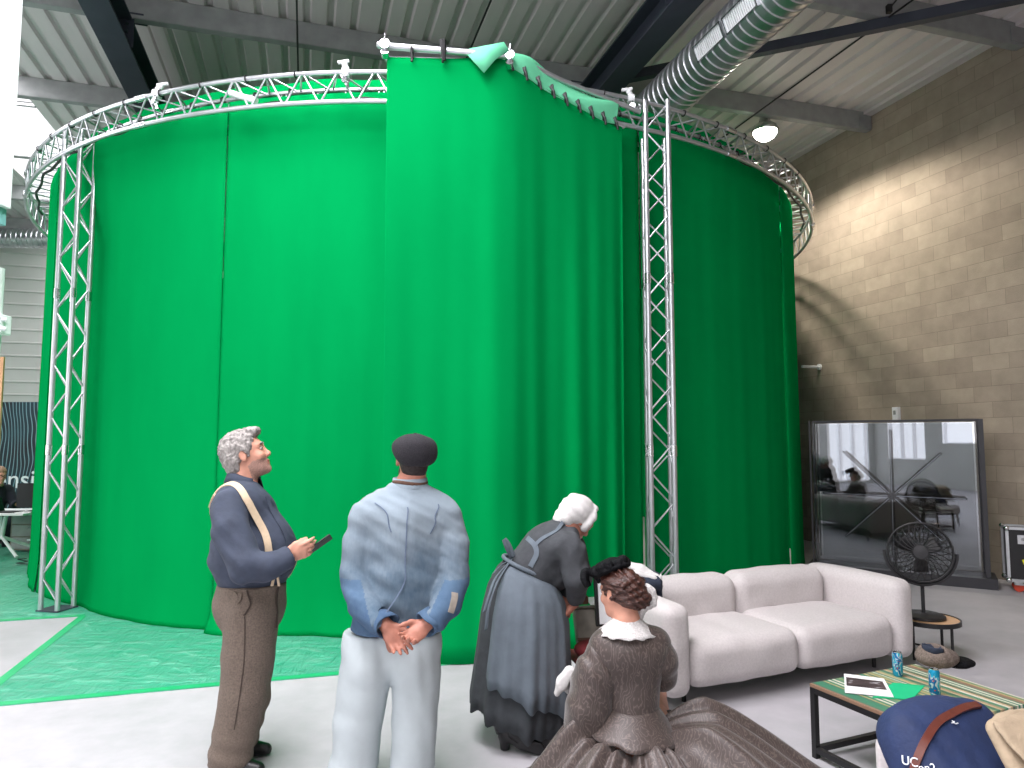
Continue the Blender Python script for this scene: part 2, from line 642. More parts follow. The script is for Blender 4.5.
class Vol:
    """a distance field on a grid; smooth unions give one continuous skin"""

    def __init__(s, pts, pad, h):
        a = np.array([tuple(p) for p in pts], float)
        s.lo = a.min(0) - pad
        s.h = h
        s.n = np.ceil((a.max(0) + pad - s.lo) / h).astype(int) + 1
        s.F = np.full(s.n, .5, np.float32)

    def win(s, lo, hi):
        i0 = np.maximum(np.floor((np.array(lo) - s.lo) / s.h).astype(int), 0)
        i1 = np.minimum(np.ceil((np.array(hi) - s.lo) / s.h).astype(int) + 1, s.n)
        if (i1 <= i0).any():
            return None
        sl = tuple(slice(a, b) for a, b in zip(i0, i1))
        ax = [(s.lo[k] + s.h * np.arange(i0[k], i1[k])).astype(np.float32) for k in range(3)]
        return sl, ax[0][:, None, None], ax[1][None, :, None], ax[2][None, None, :]

    def put(s, sl, d, k, op):
        F = s.F[sl]
        if op == 'sub':
            d = -d
            if k > 0:
                hh = np.maximum(k - np.abs(F - d), 0) / k
                s.F[sl] = np.maximum(F, d) + hh * hh * k * .25
            else:
                s.F[sl] = np.maximum(F, d)
        elif op == 'and':
            s.F[sl] = np.maximum(F, d)
        else:
            if k > 0:
                hh = np.maximum(k - np.abs(F - d), 0) / k
                s.F[sl] = np.minimum(F, d) - hh * hh * k * .25
            else:
                s.F[sl] = np.minimum(F, d)

    def cone(s, a, b, ra, rb=None, k=.02, op='add', flat=None, fs=1.0):
        """tapered capsule; flat = direction squeezed by the factor fs (>1 thinner)"""
        rb = ra if rb is None else rb
        a, b = np.array(tuple(a)), np.array(tuple(b))
        R = max(ra, rb) + k + 2.5 * s.h
        w = s.win(np.minimum(a, b) - R, np.maximum(a, b) + R)
        if w is None: return s
        sl, X, Y, Z = w
        ab = b - a
        L2 = max(float(ab @ ab), 1e-9)
        t = np.clip(((X - a[0]) * ab[0] + (Y - a[1]) * ab[1] + (Z - a[2]) * ab[2]) / L2, 0, 1)
        dx, dy, dz = X - a[0] - t * ab[0], Y - a[1] - t * ab[1], Z - a[2] - t * ab[2]
        q = dx * dx + dy * dy + dz * dz
        if flat is not None:
            n = np.array(tuple(unit(flat)))
            c = dx * n[0] + dy * n[1] + dz * n[2]
            q = q + c * c * (fs * fs - 1)
        d = np.sqrt(q) - (ra + t * (rb - ra))
        s.put(sl, d, k, op)
        return s

    def ell(s, c, r, ax=None, k=.02, op='add'):
        """ellipsoid; ax = three orthonormal directions"""
        c = np.array(tuple(c))
        R = max(r) + k + 2.5 * s.h
        w = s.win(c - R, c + R)
        if w is None: return s
        sl, X, Y, Z = w
        x, y, z = X - c[0], Y - c[1], Z - c[2]
        if ax is not None:
            A = [tuple(a) for a in ax]
            x, y, z = [x * a[0] + y * a[1] + z * a[2] for a in A]
        k0 = np.sqrt((x / r[0]) ** 2 + (y / r[1]) ** 2 + (z / r[2]) ** 2)
        k1 = np.sqrt((x / r[0] ** 2) ** 2 + (y / r[1] ** 2) ** 2 + (z / r[2] ** 2) ** 2) + 1e-6
        s.put(sl, k0 * (k0 - 1) / k1, k, op)
        return s

    def rbox(s, c, half, rad, ax=None, k=0, op='add', bulge=0):
        c = np.array(tuple(c))
        R = math.sqrt(sum(a * a for a in half)) + k + 2.5 * s.h + abs(bulge)
        w = s.win(c - R, c + R)
        if w is None: return s
        sl, X, Y, Z = w
        x, y, z = X - c[0], Y - c[1], Z - c[2]
        if ax is not None:
            A = [tuple(a) for a in ax]
            x, y, z = [x * a[0] + y * a[1] + z * a[2] for a in A]
        if bulge:
            g = lambda t, hh: np.clip(1 - (t / hh) ** 2, 0, 1)
            hx = half[0] + bulge * g(y, half[1]) * g(z, half[2])
            hy = half[1] + bulge * g(x, half[0]) * g(z, half[2])
            hz = half[2] + bulge * g(x, half[0]) * g(y, half[1])
        else:
            hx, hy, hz = half
        qx, qy, qz = np.abs(x) - hx + rad, np.abs(y) - hy + rad, np.abs(z) - hz + rad
        d = np.sqrt(np.maximum(qx, 0) ** 2 + np.maximum(qy, 0) ** 2 + np.maximum(qz, 0) ** 2) + np.minimum(np.maximum(np.maximum(qx, qy), qz), 0) - rad
        s.put(sl, d, k, op)
        return s

    def plane(s, p, n, op='sub'):
        """remove everything on the side n points to"""
        n = unit(n)
        w = s.win(s.lo, s.lo + s.h * s.n)
        sl, X, Y, Z = w
        d = (X - p[0]) * n[0] + (Y - p[1]) * n[1] + (Z - p[2]) * n[2]
        s.F = np.maximum(s.F, d.astype(np.float32))
        return s

    def chain(s, pts, rs, k=.02, flat=None, fs=1.0):
        for i in range(len(pts) - 1):
            s.cone(pts[i], pts[i + 1], rs[i], rs[i + 1], k, flat=flat, fs=fs)
        return s

    def disp(s, fn, lo=None, hi=None):
        w = s.win(s.lo if lo is None else lo, (s.lo + s.h * s.n) if hi is None else hi)
        sl, X, Y, Z = w
        s.F[sl] += fn(X, Y, Z).astype(np.float32)
        return s

    def wrinkle(s, amp, freq, d=(0, 0, 1), seed=0, z0=None, z1=None):
        """soft cloth creases running across direction d"""
        d = unit(d)

        def fn(X, Y, Z):
            t = X * d[0] + Y * d[1] + Z * d[2]
            e = 1.7 * np.sin(X * 9 + seed) + 1.5 * np.sin(Y * 11 + seed * 2) + 1.3 * np.sin(Z * 7 + seed * 3 + X * 5)
            v = np.sin(t * freq + e * 1.3) * .6 + np.sin(t * freq * 1.9 - e + X * 13 + seed) * .4
            v = v * (.55 + .45 * np.sin(X * 6 + Y * 8 + Z * 5 + seed))
            if z0 is not None:
                v = v * np.clip((Z - z0) / .08, 0, 1)
            if z1 is not None:
                v = v * np.clip((z1 - Z) / .08, 0, 1)
            return v * amp
        return s.disp(fn)

    def mesh(s, name, smooth=1):
        F = s.F
        for a in range(3):   # close the field at the borders
            ix = [slice(None)] * 3
            for e in (0, -1):
                ix[a] = e
                F[tuple(ix)] = np.maximum(F[tuple(ix)], 1e-3)
        S = F < 0
        c = np.zeros(np.array(F.shape) - 1, np.uint8)
        nx, ny, nz = c.shape
        offs = [(i, j, k) for i in (0, 1) for j in (0, 1) for k in (0, 1)]
        for i, j, k in offs:
            c += S[i:i + nx, j:j + ny, k:k + nz]
        act = np.argwhere((c > 0) & (c < 8))
        idx = np.full(c.shape, -1, np.int64)
        idx[tuple(act.T)] = np.arange(len(act))
        vals = np.stack([F[act[:, 0] + i, act[:, 1] + j, act[:, 2] + k] for i, j, k in offs], 1)
        pos = np.zeros((len(act), 3))
        cnt = np.zeros(len(act))
        for p in range(8):
            for q in range(p + 1, 8):
                dd = np.array(offs[q]) - np.array(offs[p])
                if abs(dd).sum() != 1: continue
                va, vb = vals[:, p], vals[:, q]
                m = (va < 0) != (vb < 0)
                t = np.where(m, va / np.where(m, va - vb, 1), 0)
                pos += m[:, None] * (np.array(offs[p]) + t[:, None] * dd)
                cnt += m
        V = s.lo + s.h * (act + pos / cnt[:, None])
        quads = []
        for a in range(3):
            b, d = (a + 1) % 3, (a + 2) % 3
            sa = [slice(None)] * 3
            sb = [slice(None)] * 3
            sa[a] = slice(0, -1)
            sb[a] = slice(1, None)
            A, Bq = S[tuple(sa)], S[tuple(sb)]
            e = np.argwhere(A != Bq)
            e = e[(e[:, b] > 0) & (e[:, d] > 0) & (e[:, b] < F.shape[b] - 1) & (e[:, d] < F.shape[d] - 1)]
            fl = A[tuple(e.T)]
            def cell(db, dd_):
                g = e.copy()
                g[:, b] += db
                g[:, d] += dd_
                return idx[tuple(g.T)]
            q4 = np.stack([cell(-1, -1), cell(0, -1), cell(0, 0), cell(-1, 0)], 1)
            q4[~fl] = q4[~fl][:, ::-1]
            quads.append(q4)
        Q = np.concatenate(quads)
        Q = Q[(Q >= 0).all(1)]
        for _ in range(smooth):
            acc = np.zeros_like(V)
            n = np.zeros(len(V))
            for i in range(4):
                for j in (1, 3):
                    np.add.at(acc, Q[:, i], V[Q[:, (i + j) % 4]])
                    np.add.at(n, Q[:, i], 1)
            V = .5 * V + .5 * acc / np.maximum(n, 1)[:, None]
        me = bpy.data.meshes.new(name)
        me.vertices.add(len(V))
        me.vertices.foreach_set('co', V.astype(np.float32).ravel())
        me.loops.add(len(Q) * 4)
        me.loops.foreach_set('vertex_index', Q.astype(np.int32).ravel())
        me.polygons.add(len(Q))
        me.polygons.foreach_set('loop_start', np.arange(0, len(Q) * 4, 4, dtype=np.int32))
        me.polygons.foreach_set('use_smooth', np.ones(len(Q), bool))
        me.update(calc_edges=True)
        me.validate()
        s.V, s.Q = V, Q
        return me

    def build(s, name, m, parent=None, smooth=1, zones=None):
        me = s.mesh(name, smooth)
        o = link(name, me, m, parent)
        if zones:
            ce = s.V[s.Q].mean(1)
            mi = np.zeros(len(s.Q), np.int32)
            for k, fn in zones:
                mi[fn(ce)] = k
            if len(mi) == len(me.polygons):
                me.polygons.foreach_set('material_index', mi)
        return o

    def bvh(s):
        return BVHTree.FromPolygons([tuple(v) for v in s.V], [tuple(q) for q in s.Q])


def spline(pts, n=8):
    """Catmull-Rom through points"""
    pts = [Vector(p) for p in pts]
    out = []
    for i in range(len(pts) - 1):
        a, b, c, d = pts[max(i - 1, 0)], pts[i], pts[i + 1], pts[min(i + 2, len(pts) - 1)]
        for k in range(n):
            t = k / n
            out.append(.5 * (2 * b + (c - a) * t + (2 * a - 5 * b + 4 * c - d) * t * t + (3 * b - a - 3 * c + d) * t ** 3))
    out.append(pts[-1])
    return out


def ribbon(bvh, pts, width, lift=.004, thick=.004):
    """a strap lying on a surface"""
    pts = spline(pts, 6)
    pr = []
    for p in pts:
        q, n, i, d = bvh.find_nearest(p)
        pr.append((q, n))
    for _ in range(3):
        pr = [pr[0]] + [((pr[i - 1][0] + pr[i][0] * 2 + pr[i + 1][0]) / 4, (pr[i - 1][1] + pr[i][1] * 2 + pr[i + 1][1]).normalized()) for i in range(1, len(pr) - 1)] + [pr[-1]]
    rows = []
    for i, (q, n) in enumerate(pr):
        t = (pr[min(i + 1, len(pr) - 1)][0] - pr[max(i - 1, 0)][0]).normalized()
        sd = t.cross(n).normalized() * width / 2
        lo, hi = n * lift * .2, n * (lift + thick)
        rows.append([q - sd + lo, q - sd + hi, q + sd + hi, q + sd + lo])
    mb = MB()
    mb.grid(rows, close=True)
    n = len(rows) - 1
    mb.f += [(0, 1, 2, 3), (n * 4 + 3, n * 4 + 2, n * 4 + 1, n * 4)]
    mb.mi += [0, 0]
    return mb



# ------------------------------------------------------------------ the hall
def struct(name, mb, m, **k):
    o = mb.build(name, m, **k)
    o['kind'] = 'structure'
    return o


W0, W1, U0, U1, HZ = -9.5, 8.3, -6.5, 19.5, 6.78


def local(mb, name, m, u, w, z=0, **k):
    """mesh made with x = w, y = u about a point of the building grid"""
    o = struct(name, mb, m, **k)
    o.location = B(u, w, z)
    o.rotation_euler = (0, 0, BROT)
    return o


def panel_wall(span, height, holes):
    """wall slab in x-z with rectangular openings, 0.2 thick along y"""
    xs = sorted({0, span, *[a for h in holes for a in h[:2]]})
    zs = sorted({0, height, *[a for h in holes for a in h[2:]]})
    mb = MB()
    for i in range(len(xs) - 1):
        for j in range(len(zs) - 1):
            cx, cz = (xs[i] + xs[i + 1]) / 2, (zs[j] + zs[j + 1]) / 2
            if any(h[0] < cx < h[1] and h[2] < cz < h[3] for h in holes): continue
            mb.box((cx, .1, cz), (xs[i + 1] - xs[i], .2, zs[j + 1] - zs[j]))
    return mb


fl = MB()
fl.box(((W0 + W1) / 2, (U0 + U1) / 2, -.1), (W1 - W0 + .4, U1 - U0 + .4, .2))
local(fl, 'floor', 'floor', 0, 0)
# right wall: blockwork; its local x runs along the wall
wr = panel_wall(U1 - U0, HZ + .3, [])
o = struct('wall_right', wr, 'block')
o.location = B(U1, W1, 0)
o.rotation_euler = (0, 0, BROT - PI / 2)
# far wall: ribbed liner sheets
wb = MB()
prof = []
zz = 0
while zz < HZ + .1:
    prof += [(0, zz), (0, zz + .26), (.025, zz + .275), (.025, zz + .3)]
    zz += .315
wb.grid([[(x, -y, z) for y, z in prof] for x in (0, W1 - W0)])
wb.box(((W1 - W0) / 2, .15, HZ / 2), (W1 - W0, .2, HZ + .2))
local(wb, 'wall_far', 'cladding', U1, W0)
# left wall and the wall behind the photographer, both with tall window openings
HL = [(.3, 2.1, .1, 4.4), (7.2, 9.4, .9, 4.2), (13.2, 18.2, .9, 4.9)]
wl = panel_wall(U1 - U0, HZ + .3, HL)
o = struct('wall_left', wl, 'cladding')
o.location = B(U0, W0, 0)
o.rotation_euler = (0, 0, BROT + PI / 2)
HB = [(.8, 2.6, 1.0, 5.4), (3.4, 7.4, 1.6, 5.4)]
wk = panel_wall(W1 - W0, HZ + .3, HB)
local(wk, 'wall_behind', 'cladding', U0 - .2, W0)
# window frames
n = 0
for hs, org, rz in ((HL, B(U0, W0 - .1, 0), BROT + PI / 2), (HB, B(U0 - .1, W0, 0), BROT)):
    for h in hs:
        n += 1
        mb = MB()
        w_, h_ = h[1] - h[0], h[3] - h[2]
        for x in (0, w_ / 3, 2 * w_ / 3, w_):
            mb.box((h[0] + x, 0, h[2] + h_ / 2), (.09, .1, h_))
        for z in (0, h_ * .6, h_):
            mb.box((h[0] + w_ / 2, 0, h[2] + z), (w_ + .09, .1, .09))
        o = struct('window_%d' % n, mb, 'steel')
        o.location = org
        o.rotation_euler = (0, 0, rz)
# roof deck: trapezoidal sheet, ribs along u, with a rooflight strip
SK = (-5.35, -4.06)


def deck(w0, w1, u0=U0, u1=U1):
    pr = []
    w = w0
    while w < w1 - .01:
        for dx, dz in ((0, 0), (.15, 0), (.175, .045), (.235, .045), (.26, 0)):
            pr.append((min(w + dx, w1), dz))
        w += .275
    mb = MB()
    mb.grid([[(x, u, z) for x, z in pr] for u in (u0, u1)])
    return mb


local(deck(W0, SK[0]), 'ceiling', 'deck', 0, 0, HZ)
RL = [(-1.95, .6)]
local(deck(SK[1], RL[0][0]), 'ceiling', 'deck', 0, 0, HZ)
UR = -.6
local(deck(RL[0][0], RL[0][1], 5.7), 'ceiling', 'deck', 0, 0, HZ)
local(deck(RL[0][0], RL[0][1], U0, UR), 'ceiling', 'deck', 0, 0, HZ)
local(deck(RL[0][1], W1 + .05), 'ceiling', 'deck', 0, 0, HZ)
for n_, (w_a, w_b) in enumerate(RL):
    mb = MB()
    for k in range(9):
        mb.box(((w_a + w_b) / 2, UR + (5.7 - UR) * (k + .5) / 9, .02), (w_b - w_a, .05, .06))
    for w_ in (w_a, w_b):
        mb.box((w_, (UR + 5.7) / 2, .02), (.05, 5.7 - UR, .06))
    local(mb, 'window_%d' % (7 + n_), 'purlin', 0, 0, HZ)
mb = MB()
for k in range(12):
    mb.box(((SK[0] + SK[1]) / 2, U0 + (U1 - U0) * (k + .5) / 12, .02), (SK[1] - SK[0], .05, .06))
local(mb, 'window_6', 'purlin', 0, 0, HZ)
# flat edge sheet where the roof meets the block wall
mb = MB()
mb.box((W1 - .06, (U0 + U1) / 2, -.03), (.16, U1 - U0, .05))
local(mb, 'trim_1', 'deck', 0, 0, HZ)
# purlins across the hall: lipped channels, bolted to the rafters
us = [1.22, 3.65, 6.08, 8.5, 10.93, 13.36, 15.8, 18.2]
for u in us:
    mb = MB()
    L = (W0 + W1) / 2
    mb.box((L, .0, .14), (W1 - W0 - .02, .012, .27))
    mb.box((L, .05, .005), (W1 - W0 - .02, .1, .012))
    mb.box((L, .1, .02), (W1 - W0 - .02, .01, .04))
    mb.box((L, .05, .27), (W1 - W0 - .02, .1, .012))
    mb.box((W1 - .12, .06, .12), (.22, .16, .2))
    local(mb, 'roof_purlin', 'purlin', u, 0, 6.5)
for w in (-7.9, -2.15, 3.6):
    mb = MB()
    Lc, L = (U0 + U1) / 2, U1 - U0 - .04
    mb.box((0, Lc, .012), (.3, L, .024))
    mb.box((0, Lc, .2), (.016, L, .38))
    mb.box((0, Lc, .36), (.3, L, .024))
    for u in us:
        for sx in (-1, 1):
            mb.box((sx * .09, u + .02, .2), (.16, .012, .34))
            mb.box((sx * .19, u + .1, .42), (.16, .22, .02))
            for q in range(3):
                mb.box((sx * .1, u - .005 + .0, .1 + q * .1), (.03, .04, .03))
    local(mb, 'roof_rafter', 'steel', 0, w, 6.13)
# wind brace
mb = MB()
a, b = B(8.1, 3.75, 6.42), B(4.4, 8.25, 6.42)
mb.bar(a, b, .1, .12)
struct('roof_brace', mb, 'steel')
mb = MB()
mb.bar(B(8.0, -2.3, 6.42), B(4.4, -7.7, 6.42), .1, .12)
struct('roof_brace', mb, 'steel')
# conduits clipped under the deck
for w in (6.2, 1.82, -.2):
    mb = MB()
    mb.tube([B(u, w, 6.47) for u in (1, 6, 12, 19)], .012, 6)
    struct('roof_conduit', mb, 'black')


# daylight: sky beyond the openings
wd = bpy.data.worlds.new('sky')
SC.world = wd
wd.use_nodes = True
nt = wd.node_tree
bg = nt.nodes['Background']
bg.inputs['Color'].default_value = (.97, .97, 1, 1)
bg.inputs['Strength'].default_value = 1.3


def area(name, loc, target, sx, sy, power, col=(1, .955, 1)):
    d = bpy.data.lights.new(name, 'AREA')
    d.shape = 'RECTANGLE'
    d.size, d.size_y = sx, sy
    d.energy = power
    d.color = col
    o = bpy.data.objects.new(name, d)
    COL.objects.link(o)
    o.location = loc
    o.rotation_euler = (Vector(target) - Vector(loc)).to_track_quat('-Z', 'Y').to_euler()
    return o


def window_light(name, c, n, sx, sy, power):
    return area(name, c, Vector(c) + Vector(n), sx, sy, power)


for i, h in enumerate(HL):
    cu = U0 + (h[0] + h[1]) / 2
    window_light('daylight_left', B(cu, W0 + .02, (h[2] + h[3]) / 2), B(0, 1), h[1] - h[0], h[3] - h[2], (50, 45, 190)[i])
for i, h in enumerate(HB):
    cw = W0 + (h[0] + h[1]) / 2
    window_light('daylight_behind', B(U0 + .02, cw, (h[2] + h[3]) / 2), B(1, 0), h[1] - h[0], h[3] - h[2], (50, 120)[i])
o = area('rooflight', B((U0 + U1) / 2, (SK[0] + SK[1]) / 2, HZ + .03), B((U0 + U1) / 2, (SK[0] + SK[1]) / 2, 0) , SK[1] - SK[0], U1 - U0, 900)
o.rotation_euler = (0, 0, BROT)
for w_a, w_b in RL:
    o = area('rooflight', B((UR + 5.7) / 2, (w_a + w_b) / 2, HZ + .03), (0, 0, 0), w_b - w_a, 5.7 - UR, 400 * (w_b - w_a))
    o.rotation_euler = (0, 0, BROT)

# floor sheet
fs = MB()
def bw(pts): return [tuple(B(u, w)[:2]) for u, w in pts]
fs.ext(bw([(5.43, -2.08), (5.43, 2.2), (6.6, 3.4), (18, 3.4), (18, -9.3), (7.9, -9.3), (7.9, -2.08)]), .001, .004)
fs.build('floor_sheet', 'tarp')
tag(bpy.data.objects['floor_sheet'], 'shiny crinkled green plastic sheet covering the concrete floor around the green drum', 'floor sheet')
# taped hems of the sheet
for k, (p, q, lab) in enumerate([((5.47, -2.1), (5.47, 2.2), 'long straight edge nearest the camera'), ((5.43, -2.05), (7.9, -2.05), 'edge running back towards the left truss leg'), ((7.94, -2.05), (7.94, -9.0), 'edge beyond the bare concrete patch at left')]):
    mb = MB()
    mb.bar(B(*p) + Vector((0, 0, .005)), B(*q) + Vector((0, 0, .005)), .07, .003)
    tag(mb.build('floor_tape', 'greentape'), 'green tape on the floor sheet, ' + lab, 'tape', 'green tape strips on the floor')

# ------------------------------------------------------------------ the green drum
DS = 1.05
CX, CY = -1.18 * DS, 11.43 * DS
RO, RI, RC = 5.67 * DS, 5.37 * DS, 5.37 * DS + .06
ZL, ZU = CH + 2.88 * DS, CH + 3.14 * DS


def C(phi, r, z=0):
    return Vector((CX + r * math.cos(phi), CY + r * math.sin(phi), z))


def phi_at(px, r, py=300):
    d = P(px, py, 1.0)
    ax, ay = d.x, 1.0
    A = ax * ax + 1
    Bq = -2 * (ax * CX + CY)
    Cq = CX * CX + CY * CY - r * r
    D = max(Bq * Bq - 4 * A * Cq, 0)
    Y = (-Bq - math.sqrt(D)) / (2 * A)
    return math.atan2(Y - CY, ax * Y - CX)


ring = thing('ring_truss', 'silver curved box truss ring carrying the green curtains high above the floor', 'truss ring', C(-PI / 2, RO, 0))
NS = 200
for r, z, lab in ((RO, ZU, 0), (RO, ZL, 0), (RI, ZU, 0), (RI, ZL, 0)):
    mb = MB()
    mb.tube([C(2 * PI * i / NS, r, z) for i in range(NS)], .023, 10, closed=True)
    mb.build('chord', 'alu', ring, smooth=True)
NB = 112
for name, fa, fb in (('outer_bracing', (RO, ZU), (RO, ZL)), ('top_bracing', (RO, ZU), (RI, ZU)), ('inner_bracing', (RI, ZU), (RI, ZL))):
    mb = MB()
    zig = []
    for i in range(NB):
        zig += [C(2 * PI * i / NB, *fa), C(2 * PI * (i + .06) / NB, *fa), C(2 * PI * (i + .5) / NB, *fb), C(2 * PI * (i + .56) / NB, *fb)]
    mb.tube(zig, .0098, 6, closed=True)
    mb.build(name, 'alu', ring, smooth=True)
# junction sleeves where the arcs bolt together
for k in range(12):
    a = -PI / 2 + .12 + k * PI / 6
    for r, z in ((RO, ZU), (RO, ZL), (RI, ZU)):
        mb = MB()
        mb.tube([C(a - .012, r, z), C(a + .012, r, z)], .033, 10)
        mb.build('coupler', 'chrome', ring, smooth=40)


def leg(phi, label, turn, wd=.2, r=RO + .012, tall=False):
    c = C(phi, r)
    t = thing('truss_leg', label, 'truss leg', c, 0, 'upright box trusses holding the ring')
    h = wd / 2
    R = Matrix.Rotation(turn, 3, 'Z')
    cs = [c + R @ Vector((x, y, 0)) for x, y in ((-h, -h), (h, -h), (h, h), (-h, h))]
    up = Vector((0, 0, 1))
    hs = []
    for q in cs:
        rad = math.hypot(q.x - CX, q.y - CY)
        hs.append(ZU - .03 if rad > RO + .048 or tall else ZL - .05)
        mb = MB()
        mb.tube([q + up * .02, q + up * hs[-1]], .025, 10)
        mb.build('chord', 'alu', t, smooth=40)
    for i in range(4):
        a, b = cs[i], cs[(i + 1) % 4]
        top = min(hs[i], hs[(i + 1) % 4]) - .03
        zig = []
        n = 18
        for k in range(n + 1):
            z = .08 + (top - .08) * k / n
            p = a if (k + i // 2) % 2 else b
            zig += [p + up * (z - .012), p + up * (z + .012)]
        mb = MB()
        mb.tube(zig, .0095, 6)
        mb.build('bracing', 'alu', t, smooth=True)
    mb = MB()
    mb.box(c + up * .012, (wd + .06, wd + .06, .014), rz=turn)
    mb.build('base_plate', 'steel', t)
    for z in (1.62, 3.24):
        for q in cs:
            mb = MB()
            mb.tube([q + up * (z - .05), q + up * (z + .05)], .03, 10)
            mb.build('coupler', 'chrome', t, smooth=40)
    return t


phL = phi_at(57, RO - .14, 612)
phR = phi_at(657, RO, 400)
leg(phL, 'silver upright box truss at the left end of the drum, foot on the green sheet', math.radians(-12), .2, RO - .14, True)
leg(phR, 'silver upright box truss behind the sofa, in front of the right half of the drum', -.06, .215, RO + .04)
leg(phR + 2.3, 'silver upright box truss hidden behind the drum, towards the block wall', phR + 2.3, .2, RO + .17)
leg(phL - 1.8, 'silver upright box truss hidden behind the drum, towards the far wall', phL - 1.8, .2, RO + .17)


def curtain(a0, a1, label, z1=ZU - .06, seed=0, amp=.012, r=RC, hem=.0):
    a0, a1 = a0 + .0015, a1 - .0015
    n = max(24, int((a1 - a0) * r / .035))
    rows = []
    zs = [0.006, .05, .15, .35, .7, 1.2, 1.8, 2.5, 3.2, 3.8, 4.3, 4.65, z1]
    ph = [random.Random(seed * 17 + k).uniform(0, 6.28) for k in range(8)]
    for z in zs:
        t = 1 - z / z1
        row = []
        for i in range(n + 1):
            a = a0 + (a1 - a0) * i / n
            s = (a - a0) * r
            f = math.sin(s * 3.1 + ph[0] + .5 * math.sin(s * 1.3)) + .7 * math.sin(s * 6.7 + ph[1] + .4 * z) + .45 * math.sin(s * 13 + ph[2] - .3 * z) + .3 * math.sin(s * 24 + ph[3])
            d = amp * (.35 + .9 * t) * f + hem * max(0, .25 - z) ** 1 * (1.2 + .6 * math.sin(s * 4 + ph[4]))
            if i in (0, n): d -= .008
            d -= .12 * math.exp(-((a - phL) / .085) ** 2) * min(1, max(0, 4.4 - z) / .5)
            row.append(C(a, r + d, z))
        rows.append(row)
    mb = MB()
    mb.grid(rows)
    o = mb.build('green_curtain', 'greenfabric', None, smooth=True, solid=.003)
    return tag(o, label, 'curtain', 'green cloth drops forming the drum')


pA, pB, pC_, pD, pE = phi_at(52, RC), phi_at(222, RC), phi_at(430, RC), phi_at(641, RC), phi_at(783, RC)
curtain(pA - .9, pA, 'narrow strip of green curtain at the far left edge of the drum', seed=1, hem=.08)
curtain(pA, pB, 'green curtain directly behind the left truss leg of the drum', seed=2, hem=.1, amp=.007)
curtain(pB, pC_, 'broad smooth green curtain behind the grey haired man and the man in the cap', seed=3, hem=.3)
curtain(pC_, pD, 'green curtain mostly hidden behind the raised drop, showing beside the right truss leg', seed=4, amp=.012, hem=.12)
curtain(pD, pE, 'wide green curtain behind the sofa, right of the right truss leg', seed=5, amp=.008, hem=.1)
curtain(pE, pE + .9, 'last sliver of green curtain at the right edge of the drum, facing the block wall', seed=6, hem=.03)
curtain(pE + .9, pA - .9 + 2 * PI, 'green curtain at the back of the drum, facing the far wall', seed=7)

rows = [[C(2 * PI * i / 240, r_ + .012 * math.sin(i * 1.7) * math.sin(i * .31), z_ + .012 * math.sin(i * .9)) for i in range(240)] for r_, z_ in ((RI - .075, ZL - .05), (RI - .06, ZU - .06), (RI - .05, ZU + .13))]
mb = MB()
mb.grid(rows, close=True)
tag(mb.build('green_border', 'greenfabric', None, smooth=True, solid=.003), 'long green cloth border standing up behind the inner chord all round the ring', 'cloth')
# black ties knotting the curtains to the inner chord
k = 0
for i in range(44):
    a = pA - .5 + i * (pE - pA + 1.0) / 43
    mb = MB()
    mb.tube([C(a, RI + .0 + .034 * math.cos(q), ZU + .034 * math.sin(q)) for q in [2 * PI * j / 10 for j in range(10)]], .009, 5, closed=True)
    mb.tube([C(a, RI + .03, ZU - .015), C(a + .002, RI + .036, ZU - .035), C(a + .004, RI + .045, ZU - .052)], .006, 5)
    mb.build('tie', 'blackplastic', ring)
for i in range(22):
    a = pA + .05 + i * (pE - pA) / 22
    mb = MB()
    mb.tube([C(a, RO + .03 * math.cos(q), ZU + .03 * math.sin(q)) for q in [2 * PI * j / 10 for j in range(10)]], .006, 5, closed=True)
    mb.build('tie', 'blackplastic', ring)
# thin black strip running along just above the lower chord
mb = MB()
mb.tube([C(pA - .3 + i * (pE - pA + .6) / 160, RO - .12 + .015 * math.sin(i * .7), ZL + .075 + .008 * math.sin(i * 1.3)) for i in range(161)], .015, 6)
mb.build('black_strip', 'blackplastic', ring)


def clamp(phi, label, tilt=0):
    c = C(phi, RO, ZU)
    t = thing('pipe_clamp', label, 'clamp', c, 0, 'white clamps on the ring truss')
    mb = MB()
    mb.tube([c + Vector((-.03, 0, .0)), c + Vector((.03, 0, .0))], .045, 12)
    mb.build('jaw', 'white', t, smooth=40)
    mb = MB()
    mb.tube([c + Vector((0, 0, .04)), c + Vector((tilt, -.01, .07)), c + Vector((tilt * 2, -.01, .09))], [.022, .03, .02], 8)
    mb.tube([c + Vector((tilt * 2 - .05, -.02, .08)), c + Vector((tilt * 2 + .05, -.02, .095))], .016, 8)
    mb.build('handle', 'white', t, smooth=40)
    mb = MB()
    mb.tube([c + Vector((0, -.03, -.04)), c + Vector((.01, -.05, -.10)), c + Vector((.03, -.04, -.17))], .018, 8)
    mb.tube([c + Vector((.0, -.07, -.1)), c + Vector((.02, -.03, -.1))], .03, 10)
    mb.build('swivel', 'chrome', t, smooth=40)


clamp(phi_at(157, RO, 90), 'white pipe clamp on the ring truss, right of the left truss leg', .03)
clamp(phi_at(346, RO, 75), 'white pipe clamp on the ring truss, just left of the raised green drop', -.01)
clamp(phi_at(631, RO, 108), 'white pipe clamp on the ring truss, beside the top of the right truss leg', -.02)
# short white tube lamp lodged in the truss
mb = MB()
a = phi_at(240, RO, 98)
mb.tube([C(a - .02, RO - .02, ZL + .17), C(a + .025, RO - .03, ZL + .07)], .03, 10)
tag(mb.build('tube_light', 'white', smooth=40), 'short white tube fixture lodged among the braces of the ring truss', 'light')

